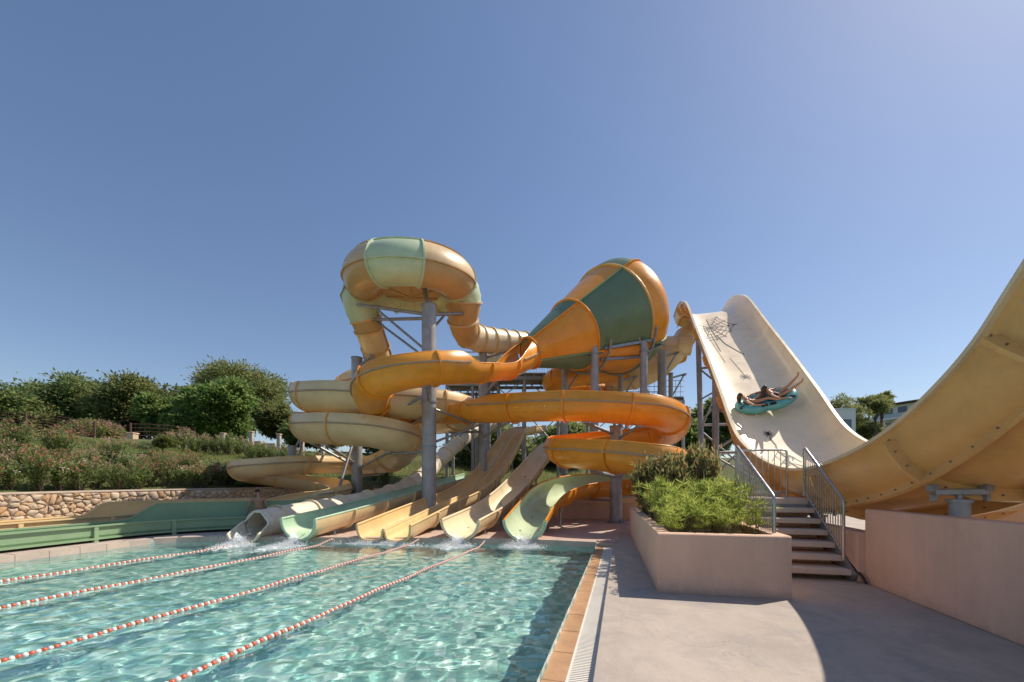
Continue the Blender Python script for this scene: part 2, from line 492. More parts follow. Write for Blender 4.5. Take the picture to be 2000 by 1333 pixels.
vv_ = np.stack([WX, WY, WH], -1).reshape(-1, 3)[used]; cell = inv.reshape(-1, 4)
me = bpy.data.meshes.new('pool_water'); nc = len(cell)
me.vertices.add(len(vv_)); me.vertices.foreach_set('co', vv_.reshape(-1)); me.loops.add(nc * 4); me.loops.foreach_set('vertex_index', cell.reshape(-1))
me.polygons.add(nc); me.polygons.foreach_set('loop_start', np.arange(nc) * 4); me.polygons.foreach_set('loop_total', np.full(nc, 4)); me.polygons.foreach_set('use_smooth', np.ones(nc, bool)); me.update(calc_edges=True)
water = struct(link('pool_water', me, m))
water.cycles.is_caustics_caster = True
far_w = [(x, y) for x, y in poolpoly if y < 1.6]
xr = (RU / CS + (1.6) * SN / CS); xl = np.interp(1.6, [p_[1] for p_ in farp[::-1]], [p_[0] for p_ in farp[::-1]])
struct(flat_poly([far_w[0], (xr, 1.6), (xl, 1.6)] + far_w[1:], [], WZ, 'pool_water_near', m))
sun_d.cycles.is_caustics_light = True
for o_ in COL.objects:
    if o_.name in ('pool_basin', 'pool_floor'): o_.cycles.is_caustics_receiver = True

# coping, right-hand side: terracotta tiles then an overflow grating
mb = MB(); mb.box(pf(RU + (TW + GW) / 2, 11.26, -.19), (TW + GW + .02, .26, .385), Matrix.Rotation(-YAW, 3, 'Z')); struct(mb.build('coping_end', M['ptile']))
cop = thing('pool_coping', 'terracotta tile coping along the right edge of the pool', 'coping')
for i in range(24):
    L = .6; v0 = -2.6 + i * L
    if v0 > 11.0: break
    mb = MB(); v1_ = min(v0 + L - .008, 11.12)
    mb.box(pf(RU + TW / 2, (v0 + v1_) / 2, WZ + .008 + random.uniform(-.003, .003)), (TW, v1_ - v0, .06), Matrix.Rotation(-YAW, 3, 'Z'), 0, .006)
    mb.build('coping_tile', M['tile'], cop)
mb = MB(); mb.box(pf(RU + TW / 2, 4.2, WZ - .12), (TW - .01, 14, .17), Matrix.Rotation(-YAW, 3, 'Z')); mb.build('bedding', M['deck'], cop)
gra = thing('overflow_grating', 'ivory plastic overflow grating along the right pool edge', 'grating')
mb = MB(); rz = Matrix.Rotation(-YAW, 3, 'Z')
for i in range(int(13.6 / .034)):
    mb.box(pf(RU + TW + GW / 2, -2.5 + i * .034, WZ + .02), (GW - .03, .02, .022), rz)
stuff(mb.build('grating_bars', M['grate'], gra))
for du in (.012, GW - .012):
    mb = MB(); mb.box(pf(RU + TW + du, 4.3, WZ + .022), (.018, 13.7, .03), rz); mb.build('side_rail', M['grate'], gra)
mb = MB(); mb.box(pf(RU + TW + GW / 2, 4.2, WZ - .09), (GW - .03, 13.5, .1), rz); mb.build('channel', M['black'], gra)

# curved coping of pale tiles on the far and left sides
pc = thing('curved_pool_coping', 'pale pink tile coping round the far and left pool edge', 'coping')
seg, ss = spline([(x, y, 0) for x, y in farp if y > -3], .55)
for i in range(len(seg) - 1):
    a, b = V(seg[i]), V(seg[i + 1]); d = (b - a).normalized(); nrm = V((d.y, -d.x, 0))
    if nrm.y < 0 and i < 5: nrm = -nrm
    q = (a + b) / 2; nrm = nrm if (q + nrm - V((-4, 6, 0))).length > (q - nrm - V((-4, 6, 0))).length else -nrm
    mb = MB(); w = .36
    a2, b2 = a + d * .005, b - d * .005
    zt = .032 + random.uniform(-.003, .003)
    P8 = [a2 - nrm * .015, b2 - nrm * .015, b2 + nrm * w, a2 + nrm * w]
    mb.add([p_ + V((0, 0, -.13)) for p_ in P8] + [p_ + V((0, 0, zt)) for p_ in P8], [(0, 3, 2, 1), (4, 5, 6, 7), (0, 1, 5, 4), (1, 2, 6, 5), (2, 3, 7, 6), (3, 0, 4, 7)])
    mb.build('coping_tile', M['ptile'], pc)

# lane ropes, every float a part
fl_red = mat('red_float_plastic', (.62, .13, .06), .35, .12, 20, coat=.2)
fl_wht = mat('white_float_plastic', (.82, .78, .72), .35, .06, 20, coat=.2)
fmesh = []
for mt in (fl_red, fl_wht):
    mb = MB(); mb.lathe((0, -.036, 0), (0, 1, 0), [(.014, .01), (.017, .018), (.026, .027), (.036, .029), (.046, .027), (.055, .018), (.058, .01)], 10)
    me = mb.mesh('float'); me.materials.append(mt); fmesh.append(me)
rope_lab = ['red and white lane rope farthest left, nearest the green trough', 'red and white lane rope, second from the left', 'red and white lane rope, third from the left', 'red and white lane rope nearest the right-hand coping']
for k, (u, v0, v1_) in enumerate([(-10.3, 2.6, 9.75), (-8.12, 1.6, 10.15), (-5.66, .6, 10.65), (-3.72, 0, 10.75)]):
    rp = thing('lane_rope', rope_lab[k], 'lane rope', 'lane ropes across the pool')
    n = min(295, int((v1_ - v0) / .0455))
    mb = MB(); pts = []
    for i in range(n):
        v = v1_ - (n - 1 - i) * .0455; z = WZ + .006 + .008 * math.sin(v * 3.1 + k); du = .03 * math.sin(v * .8 + k * 2) + .01 * math.sin(v * 5)
        if i > n - 13: z += (i - n + 13) * .008
        q = pf(u + du, v, z); pts.append(q)
        o = bpy.data.objects.new('float', fmesh[i % 2]); COL.objects.link(o); o.parent = rp
        o.location = q; o.rotation_euler = (random.uniform(-.06, .06), 0, -YAW + random.uniform(-.08, .08))
    mb.tube([pts[0]] + pts[6::6] + [pts[-1] + V((.03, .12, .03))], .006, 5); mb.build('cable', M['white'], rp)

# ---------------------------------------------------------------- slides
def circ_prof(r, el, er, n=30):
    a0, a1 = R(180 - el), R(360 + er)
    return [(r * math.cos(a0 + (a1 - a0) * k / n), r * math.sin(a0 + (a1 - a0) * k / n)) for k in range(n + 1)]
def offs(prof, d):
    out = []
    n = len(prof); closed = math.hypot(prof[0][0] - prof[-1][0], prof[0][1] - prof[-1][1]) < 1e-4
    for i in range(n):
        p0 = prof[i - 1] if i > 0 else (prof[-2] if closed else prof[0])
        p1 = prof[i + 1] if i < n - 1 else (prof[1] if closed else prof[-1])
        tx, ty = p1[0] - p0[0], p1[1] - p0[1]; L = math.hypot(tx, ty) or 1
        out.append((prof[i][0] + ty / L * d, prof[i][1] - tx / L * d))
    return out
class Flume:
    """a shell swept along a path; every moulded section, flange, lip and seam is a part"""
    def __init__(s, root, pts, prof, ds=.22, joint=2.6, mats=None, thick=.03, flange=.07, fmat=None, lipmat=None, lip=.032, seam=None, joints=None, mono=True, fw=.07, bolts=0, seammat=None, bank=None):
        A, sl = spline(pts, ds)
        s.root = root
        if mono:
            for i in range(1, len(A)):
                A[i, 2] = min(A[i, 2], A[i - 1, 2] - .003)
        s.A, s.sl, s.prof, s.th = A, sl, prof, thick
        s.fr = []
        n = len(A)
        for i in range(n):
            a, b = V(A[max(0, i - 1), :3]), V(A[min(n - 1, i + 1), :3])
            t = (b - a).normalized(); lat = t.cross(V((0, 0, 1))).normalized(); up = lat.cross(t)
            if bank:
                an = bank(A[i]); lat, up = lat * math.cos(an) + up * math.sin(an), up * math.cos(an) - lat * math.sin(an)
            s.fr.append((V(A[i, :3]), lat, up, t))
        idx = [0]
        if joints is None:
            k = max(1, int(round(sl[-1] / joint)))
            idx = [int(round((n - 1) * j / k)) for j in range(k + 1)]
        else: idx = joints(s)
        s.idx = idx
        for j in range(len(idx) - 1):
            i0, i1 = idx[j], idx[j + 1]
            mi, mo = mats(j, s.A[i0]) if callable(mats) else mats
            s.section(i0, i1, (mi, mo), root)
            if j > 0: s.flange(i0, thick, thick + flange, fw, (fmat(j) if callable(fmat) else fmat) or mo, root, bolts, trim=1 if bolts else 0)
        lm = lipmat or (mats if not callable(mats) else mats(0, s.A[0]))[1]
        if lip: s.lips(lip, lm, root)
        for ang in (seam or []):
            s.seam(ang, seammat or M['seam'], root)
    def P(s, i, ab): 
        c, l, u, t = s.fr[i]; return c + l * ab[0] + u * ab[1]
    def section(s, i0, i1, ms, root):
        mb = MB()
        inn = [[s.P(i, q) for q in s.prof(s.A[i])] for i in range(i0, i1 + 1)]
        out = [[s.P(i, q) for q in offs(s.prof(s.A[i]), s.th)] for i in range(i0, i1 + 1)]
        mb.grid(inn, 0); mb.grid(out, 1)
        for k in (0, -1):
            mb.grid([[r_[k] for r_ in inn], [r_[k] for r_ in out]], 1)
        for k in (0, -1):
            mb.grid([inn[k], out[k]], 1)
        mb.build('flume_section', list(ms), root)
    def flange(s, i, d0, d1, w, mt, root, bolts=0, name='joint_flange', trim=0):
        mb = MB(); c, l, u, t = s.fr[i]; pr = s.prof(s.A[i]); pr = pr[trim:len(pr) - trim]
        a, b = offs(pr, d0 - .005), offs(pr, d1)
        rows = []
        for (pp, k) in ((a, -1), (b, -1), (b, 1), (a, 1)):
            rows.append([s.P(i, q) + t * (k * w / 2) for q in pp])
        for j in range(3): mb.grid([rows[j], rows[j + 1]], 0, False)
        for e in (0, -1): mb.add([r_[e] for r_ in rows], [(0, 1, 2, 3)])
        o = mb.build(name, mt, root)
        if bolts:
            m2 = MB(); mid = offs(pr, (d0 + d1) / 2 + .01); acc = 0; 
            for k in range(1, len(mid)):
                acc += math.hypot(mid[k][0] - mid[k - 1][0], mid[k][1] - mid[k - 1][1])
                if acc > bolts:
                    acc = 0
                    q = s.P(i, mid[k]); m2.tube([q - t * (w / 2 + .02), q + t * (w / 2 + .02)], .012, 6)
            stuff(m2.build('bolts', M['bolt'], o))
    def lips(s, r, mt, root):
        for e in (0, -1):
            run = []
            for i in range(len(s.fr) + 1):
                ok = i < len(s.fr)
                if ok:
                    pr = s.prof(s.A[i]); ok = math.hypot(pr[0][0] - pr[-1][0], pr[0][1] - pr[-1][1]) > .12
                if ok: run.append(s.P(i, offs(pr, .012)[e]))
                elif len(run) > 2:
                    mb = MB(); mb.tube(run, r, 7); mb.build('rim_lip', mt, root); run = []
                else: run = []
    def endlip(s, i, r, mt, root):
        mb = MB(); pr = offs(s.prof(s.A[i]), .01)
        mb.tube([s.P(i, q) for q in pr], r, 7); mb.build('end_lip', mt, root)
    def seam(s, side, mt, root):
        run = []
        for i in range(len(s.fr) + 1):
            ok = i < len(s.fr) and (s.A[i][5] if side > 0 else s.A[i][4]) > 9
            if ok:
                r_ = s.A[i][3]
                run.append([s.P(i, (side * (r_ + a), z)) for a, z in ((s.th - .01, .025), (s.th + .065, .025), (s.th + .065, -.03), (s.th - .01, -.03))])
            elif len(run) > 2:
                mb = MB(); mb.grid(run, 0, False, True); mb.add(run[0], [(0, 1, 2, 3)]); mb.add(run[-1], [(0, 1, 2, 3)])
                mb.build('seam_flange', mt, root); run = []
            else: run = []
cprof = lambda a: circ_prof(a[3], a[4], a[5])
def PT(px, py, Y, r=.65, el=0, er=0):
    q = at(px, py, Y); return (q.x, q.y, q.z, r, el, er)

# --- orange flume from the funnel down to the green exit
def fl_orange():
    root = thing('orange_flume', 'bright orange spiral flume winding down from the funnel to a green exit', 'water slide')
    L, Rr = 33, 34
    pts = [PT(1035, 690, 20, .66, 60, 60), PT(1012, 701, 19, .66, 30, 30), PT(985, 711, 18), PT(930, 714, 16.2), PT(905, 714.5, 15.5, .65, 6, 0), PT(893, 714.7, 15.3, .65, L, 0), PT(848, 715, 14.6, .65, L, 0), PT(780, 725, 14.2, .65, L, 0), PT(738, 741, 14.5, .65, L, 0), PT(724, 764, 15.6, .65, L, 0), PT(736, 785, 17, .65, L, 0),
           PT(780, 795, 18, .65, 20, 0), PT(850, 797, 18.4, .65, 0, 0), PT(910, 797, 18, .65, 0, 4), PT(970, 795, 17.3, .65, 0, Rr), PT(1060, 790, 16.2, .65, 0, Rr), PT(1130, 789, 15.7, .65, 0, Rr), PT(1210, 793, 15.3, .65, 0, Rr), PT(1270, 799, 15.3, .65, 0, Rr), PT(1303, 811, 15.9, .65, 0, Rr), PT(1314, 828, 16.9, .65, 0, Rr),
           PT(1298, 842, 17.9, .65, 0, Rr), PT(1245, 850, 18.7, .65, 0, Rr), PT(1170, 857, 18.9, .65, 0, Rr), PT(1117, 864, 18.4, .65, 0, Rr), PT(1098, 871, 17.4, .65, 0, Rr), PT(1098, 876, 16.4, .65, 0, Rr), PT(1122, 879.5, 15.4, .65, 0, Rr), PT(1160, 882, 14.7, .65, 0, Rr), PT(1230, 887, 13.5, .65, 0, Rr), PT(1285, 897, 13.1, .65, 0, Rr),
           PT(1312, 912, 13.9, .65, 0, Rr), PT(1312, 925, 15.6, .65, 0, Rr), PT(1270, 935, 17.4, .65, 0, Rr), PT(1200, 940, 18.1, .65, 0, Rr), PT(1130, 946, 17.2, .63, 0, Rr), PT(1078, 962, 15.2, .6, 0, 28), PT(1046, 990, 13.2, .58, 0, 8), PT(1024, 1017, 11.5, .58, 0, 0)]
    n0 = [0]
    def mats(j, a):
        return (M['lime'] if a[2] < 1.8 else M['orange_in'], M['orange'])
    f = Flume(root, pts, cprof, .2, 2.3, mats, seam=(-1, 1), lipmat=M['orange'], lip=.028)
    f.endlip(-1, .05, M['mint'], root)
    # green end section runs over the last metres: a wide rolled lip
    return f
FO = fl_orange()

# --- the funnel
def funnel():
    root = thing('funnel_slide', 'giant orange and green funnel slide on grey columns', 'water slide')
    P0, P1 = at(1035, 690, 20), at(1190, 628, 22.8)
    ax = (P1 - P0).normalized(); Lc = (P1 - P0).length
    # basis: e0 faces the camera side, e1 up
    e1 = (V((0, 0, 1)) - ax * ax.z).normalized(); e0 = ax.cross(e1).normalized()
    if e0.y > 0: e0 = -e0
    r0, r2 = .68, 2.76
    def ring(d, r, a): return P0 + ax * d + (e0 * math.cos(a) + e1 * math.sin(a)) * r
    zones = []
    zones.append([(Lc * k / 12, r0 + (r2 - r0) * k / 12) for k in range(0, 7)])
    zones.append([(Lc * k / 12, r0 + (r2 - r0) * k / 12) for k in range(6, 13)])
    zones.append([(Lc, r2), (Lc + .4, r2 + .14), (Lc + .8, r2 + .2), (Lc + 1.2, r2 + .14), (Lc + 1.5, r2 - .06), (Lc + 1.7, r2 - .36), (Lc + 1.82, r2 - .8)])
    O, G = M['orange'], M['dgreen']
    th = .04
    seams = [48, -42, -132, -222]
    for z, prof in enumerate(zones):
        for k in range(4):
            a1, a0 = R(seams[k] + 360), R(seams[k] - 90 + 360)
            n = 16
            mb = MB()
            for o_, mi in ((0, 1), (th, 0)):
                mb.grid([[ring(d, r + o_, a0 + (a1 - a0) * i / n) for i in range(n + 1)] for d, r in prof], mi)
            main = (z + k) % 2 == 0
            mb.build('funnel_panel', [O if main else G, M['orange_in'] if main else M['green']], root)
            # lengthwise flange at the seam a1
            fb = MB(); t0 = V((0, 0, 0))
            rows = []
            for d, r in prof:
                c = ring(d, r + th, a1); tng = (ring(d, r, a1 + .01) - ring(d, r, a1 - .01)).normalized(); nn = (ring(d, r + 1, a1) - ring(d, r, a1)).normalized()
                rows.append([c - tng * .03 - nn * .01, c - tng * .03 + nn * .08, c + tng * .03 + nn * .08, c + tng * .03 - nn * .01])
            fb.grid(rows, 0, False, True)
            fb.build('seam_flange', O if main else M['green'], root)
    for d, r, mt in ((0.0, r0, O), (Lc / 2, (r0 + r2) / 2, O), (Lc, r2, M['amber']), (Lc + 1.82, r2 - .8, O)):
        mb = MB(); rows = []
        for dd, rr in ((-.03, th - .01), (-.03, th + .09), (.03, th + .09), (.03, th - .01)):
            rows.append([ring(d + dd, r + rr, 2 * math.pi * k / 48) for k in range(48)])
        mb.grid(rows, 0, False, True); mb.build('ring_flange', mt, root)
    # steel cradle under the wide half
    for dz, aa in ((.55, R(-38)), (.55, R(-58)), (.55, R(-122))):
        mb = MB(); mb.beam(ring(Lc * .55, r0 + (r2 - r0) * .55 + .12, aa), ring(Lc + .1, r2 + .16, aa), .13, .13); mb.build('cradle_beam', M['galv'], root)
    for d in (Lc * .58, Lc):
        r = r0 + (r2 - r0) * min(1, d / Lc) + .26
        mb = MB(); mb.tube([ring(d, r, R(-160 + 8.5 * i)) for i in range(17)], .07, 7); mb.build('cradle_hoop', M['galv'], root)
    return P0, ax, Lc, ring
FUN = funnel()

# --- bowl: a fat ring with a closed floor
BC = at(803, 545, 17.5); BC.z = 10.28
def bowl():
    root = thing('bowl_slide', 'round green and ochre bowl slide high on a grey column', 'water slide')
    Rr, r = 1.9, .84
    def tp(a, b, o=0):
        rr = Rr + (r + o) * math.cos(b)
        return BC + V((math.sin(a) * rr, -math.cos(a) * rr, (r + o) * math.sin(b) - .13 * math.cos(a) * rr))
    segs = [(-22, 23.5, 'lime'), (23.5, 88, 'brown'), (88, 150, 'lime'), (150, 212, 'lime'), (212, 272, 'lime'), (272, 338, 'brown')]
    bands = [(-152, -8), (-8, 62), (62, 150)]
    for a0, a1, mt in segs:
        n = 12
        for b0, b1 in bands:
            mb = MB()
            mb.grid([[tp(R(a0 + (a1 - a0) * i / n), R(b0 + (b1 - b0) * j / 14)) for j in range(15)] for i in range(n + 1)], 0)
            mt2 = M['tan'] if (mt == 'brown' and b0 > -10) else M[mt]
            mb.build('ring_panel', mt2, root)
        mb = MB(); a = R(a0); tn = V((math.cos(a), math.sin(a), 0)) * .035
        rows = []
        for o, sgn in ((-.01, -1), (.07, -1), (.07, 1), (-.01, 1)):
            rows.append([tp(a, R(-152 + 302 * j / 40), o) + tn * sgn for j in range(41)])
        mb.grid(rows, 0, False); mb.build('seam_flange', M['lime'] if mt == 'lime' or a0 < 30 else M['brown'], root)
        for b in (-8, 62):
            mb = MB(); rows = []
            for o, db in ((-.01, -.03), (.06, -.03), (.06, .03), (-.01, .03)):
                rows.append([tp(R(a0 + (a1 - a0) * i / n), R(b) + db, o) for i in range(n + 1)])
            mb.grid(rows, 0, False); mb.build('band_flange', M[mt], root)
    # floor: shallow cone hung inside the ring
    for k in range(6):
        mb = MB(); n = 8
        f = lambda q, a: BC + V((math.sin(a) * q, -math.cos(a) * q, -.5 - .2 * (1 - q / 1.3) - .13 * math.cos(a) * q))
        a0, a1 = R(60 * k + 10), R(60 * k + 70)
        mb.grid([[f(q, a0 + (a1 - a0) * i / n) for i in range(n + 1)] for q in (.02, .4, .8, 1.2, 1.6)], 0)
        mb.build('floor_panel', M['brown'], root)
        mb = MB(); mb.beam(f(.05, a0) - V((0, 0, .02)), f(1.55, a0) - V((0, 0, .02)), .05, .07); mb.build('floor_rib', M['brown'], root)
    # domed lid on top
    mb = MB(); mb.grid([[BC + V((math.sin(2 * math.pi * i / 40) * q, -math.cos(2 * math.pi * i / 40) * q, h)) for i in range(40)] for q, h in ((1.25, .5), (.9, .62), (.4, .7), (.02, .72))], 0, True, True)
    mb.build('lid', M['lime'], root)
bowl()

# --- yellow flume: down from the bowl, looping, and out along the left terrace
def fl_yellow():
    root = thing('yellow_flume', 'tan yellow looping flume dropping from the bowl to the left terrace', 'water slide')
    r, e = .8, 30
    T = 90
    pts = [PT(716, 556, 18.2, .78, T, T), PT(706, 578, 18.3, .8, T, T), PT(709, 606, 18.5, .74, T, T), PT(716, 628, 18.7, .64, T, T), PT(725, 655, 19.1, .6, T, T), PT(737, 692, 19.9, .6, T, T), PT(740, 722, 21, .66, T, T), PT(712, 746, 22.2, r, 60, T), PT(650, 756, 22.3, r, 0, e), PT(612, 763, 21.2, r, 0, e), PT(603, 769, 19.4, r, 0, e), PT(616, 770.5, 18, r, 0, e), PT(666, 771, 17.3, r, 0, e), PT(740, 777, 17.3, r, 0, e), PT(820, 783, 17.7, r, 0, e), PT(882, 788, 18.6, r, 0, e),
           PT(900, 792, 20.0, r, 0, e), PT(880, 797, 21.4, r, 0, e), PT(820, 803, 22.3, r, 0, e), PT(740, 809, 22.7, r, 0, e), PT(660, 815, 22.3, r, 0, e), PT(616, 821, 21.2, r, 0, e), PT(606, 828, 19.3, r, 0, e), PT(622, 830.5, 17.9, r, 0, e), PT(672, 831.5, 17.3, r, 0, e), PT(735, 837, 17.1, r, 0, e), PT(776, 849, 17.5, r, 0, e), PT(788, 866, 18.6, r, 0, e), PT(772, 884, 19.9, r, 0, e), PT(730, 896, 21, .78, 0, e),
           PT(680, 902, 21.4, .62, 15, 10), PT(620, 903, 19.8, .52, e, 0), PT(540, 905, 18.3, .5, e, 0), PT(487, 911, 17.7, .48, e, 0), PT(472, 919, 18.6, .47, e, 0), PT(502, 928, 19.8, .46, e, 0), PT(560, 935, 20.4, .46, e, 0), PT(612, 941, 20.2, .46, e, 0), PT(650, 947, 19.4, .46, e, 0), PT(664, 955, 18.2, .46, e, 0), PT(640, 962, 17.4, .46, 20, 10), PT(590, 971, 16.9, .45, 0, 20), PT(535, 982, 16.3, .44, 0, 20), PT(490, 991, 15.9, .44, 0, 20)]
    def yj(s):
        n = len(s.A); z = s.A[:, 2]; f = [0, int(np.argmax(z < 9.28)), int(np.argmax(z < 8.74)), int(np.argmax(z < 8.2)), int(np.argmax(z < 7.4))]
        k = int((n - 1 - f[-1]) * .22 / 2.8); return f + [int(f[-1] + (n - 1 - f[-1]) * (j + 1) / k) for j in range(k)]
    def mats(j, a):
        return (M['yellow_in'], M['lime'] if a[2] > 9.3 else (M['brown'] if a[2] > 8.75 else M['yellow']))
    f = Flume(root, pts, cprof, .22, 0, mats, seam=(1, -1), joints=yj, lipmat=M['yellow_in'], lip=.03, fmat=M['amber'])
    # lower bowl socket in pale green
    return f
FY = fl_yellow()
def fl_bowlright():
    root = thing('cream_feeder_tube', 'cream enclosed tube slide feeding the bowl from behind the funnel', 'water slide')
    T = 90
    pts = [PT(1350, 676, 25.8, .56, T, T), PT(1240, 676, 26.5, .56, T, T), PT(1130, 674, 25, .56, T, T), PT(1040, 672, 22.8, .56, T, T), PT(975, 667, 21.2, .56, T, T), PT(932, 661, 20.2, .58, T, T), PT(909, 648, 19.4, .6, T, T), PT(904, 622, 18.9, .66, T, T), PT(905, 598, 18.6, .76, T, T), PT(903, 575, 18.4, .8, T, T), PT(892, 556, 18.2, .78, T, T)]
    Flume(root, pts, cprof, .2, .8, lambda j, a: (M['cream'], M['lime'] if a[1] < 18.95 and a[2] > 8.9 else (M['brown'] if a[1] < 19.7 else M['cream'])), lip=0, mono=False, fmat=M['tan'])
fl_bowlright()

# --- cream tube slide with a cut-away mouth, beside the mint slide
def fl_tube():
    root = thing('cream_tube_slide', 'pale cream tube slide with round mouth at the left of the exits', 'water slide')
    pts = [PT(1000, 812, 31, .42, 90, 90), PT(935, 838, 29, .42, 90, 90), PT(900, 862, 27.5, .42, 90, 90), PT(865, 893, 25.5, .42, 90, 90), PT(838, 920, 23.4, .42, 90, 90), PT(800, 951, 20.4, .42, 90, 90), PT(751, 972, 18.4, .42, 90, 90), PT(644, 996, 15.6, .42, 90, 90), PT(565, 1012, 13.7, .42, 90, 90), PT(505, 1026, 12.45, .42, 90, 90), PT(504.3, 1026.2, 12.43, .42, 34, 34), PT(500, 1027, 12.36, .42, 16, 16), PT(493, 1028.5, 12.2, .42, 2, 2), PT(485, 1030, 12.0, .42, -8, -8), PT(474, 1032, 11.7, .43, -20, -20)]
    f = Flume(root, pts, cprof, .05, 1.55, (M['ivory'], M['ivory']), lip=.03, fmat=M['cream'], mono=True)
    f.endlip(-1, .035, M['ivory'], root)
    fi = [i for i in range(len(f.A)) if f.A[i][4] > 89][-1]
    f.endlip(fi, .04, M['ivory'], root)
    return f
FT = fl_tube()

# --- mint open slide, tan outside
def fl_mint():
    root = thing('mint_slide', 'open body slide, mint green inside and tan outside, second from left', 'water slide')
    pts = [PT(925, 925, 23.5, .55, 0, 0), PT(885, 936, 21, .55, 0, 0), PT(800, 958, 17.2, .55, 0, 0), PT(690, 988, 14, .55, 0, 0), PT(582, 1017, 11.6, .56, 4, 4)]
    f = Flume(root, pts, cprof, .2, 1.9, (M['mint'], M['yellow']), lip=.035, lipmat=M['mint'])
    f.endlip(-1, .05, M['mint'], root)
    return f
FM = fl_mint()

# --- yellow double racer
def fl_racer():
    root = thing('double_racer_slide', 'two-lane pale yellow racing slide with a low divider', 'water slide')
    def P2(px, py, Y, w): q = at(px, py, Y); return (q.x, q.y, q.z, w)
    pts = [P2(1050, 846, 27.5, .62), P2(1022, 849, 25.3, .62), P2(1006, 858, 24, .64), P2(985, 893, 22, .7), P2(957, 936, 20, .76), P2(920, 970, 18.2, .8), P2(850, 1005, 15.2, .82), P2(750, 1056, 11.65, .82)]
    def prof(a):
        w = a[3]; h = .44
        half = [(-w, h), (-w + .015, h * .55), (-w + .06, .12), (-w + .14, .03), (-w + .26, 0), (-w * .5, -.01), (-.2, 0), (-.1, .05), (-.06, .14), (-.045, h * .6)]
        return half + [(0, h * .66)] + [(-x, y) for x, y in half[::-1]]
    f = Flume(root, pts, prof, .2, 2.0, (M['yellow_in'], M['yellow']), lip=.04, lipmat=M['yellow_in'], thick=.03)
    f.endlip(-1, .04, M['yellow_in'], root)
    # divider cap
    mb = MB(); mb.tube([f.P(i, (0, .29)) for i in range(len(f.fr))], .05, 8); mb.build('lane_divider', M['yellow_in'], root)
    return f
FR = fl_racer()
# --- cream open slide right of the racer
def fl_cream():
    root = thing('cream_open_slide', 'open cream body slide with a steep drop, left of the green exit', 'water slide')
    pts = [PT(1092, 862, 23, .5, 0, 0), PT(1076, 868, 21.3, .5, 0, 0), PT(1062, 880, 20, .5, 0, 0), PT(1035, 912, 18.4, .52, 0, 0), PT(1002, 950, 16.5, .53, 0, 0), PT(962, 984, 14.5, .55, 0, 0), PT(898, 1017, 11.6, .55, 0, 0)]
    f = Flume(root, pts, cprof, .2, 1.9, (M['cream'], M['yellow']), lip=.04, lipmat=M['cream'])
    f.endlip(-1, .05, M['cream'], root)
    return f
FC = fl_cream()
# orange tube fragments behind the funnel and the entry tube of the big ramp
def back_tubes():
    root = thing('orange_back_tube', 'orange tube slide passing behind the funnel columns', 'water slide')
    pts = [PT(1330, 690, 27.5, .62, 90, 90), PT(1240, 722, 27, .62, 90, 90), PT(1150, 732, 26, .62, 90, 90), PT(1095, 738, 25.2, .62, 90, 90), PT(1078, 744, 26.4, .62, 90, 90), PT(1110, 750, 28, .62, 90, 90), PT(1200, 758, 29, .62, 90, 90)]
    Flume(root, pts, cprof, .25, 2.2, (M['orange_in'], M['orange']), lip=0)
    root = thing('tan_entry_tube', 'tan tube slide rising to the top of the big ramp', 'water slide')
    pts = [PT(1354, 650, 28.4, .55, 90, 90), PT(1340, 658, 27.4, .6, 90, 90), PT(1322, 680, 26.5, .68, 90, 90), PT(1298, 706, 26, .72, 90, 90), PT(1262, 730, 26.4, .72, 90, 90), PT(1190, 748, 28, .72, 90, 90)]
    Flume(root, pts, cprof, .22, 1.7, (M['yellow_in'], M['yellow']), lip=0, fmat=M['amber'])
back_tubes()

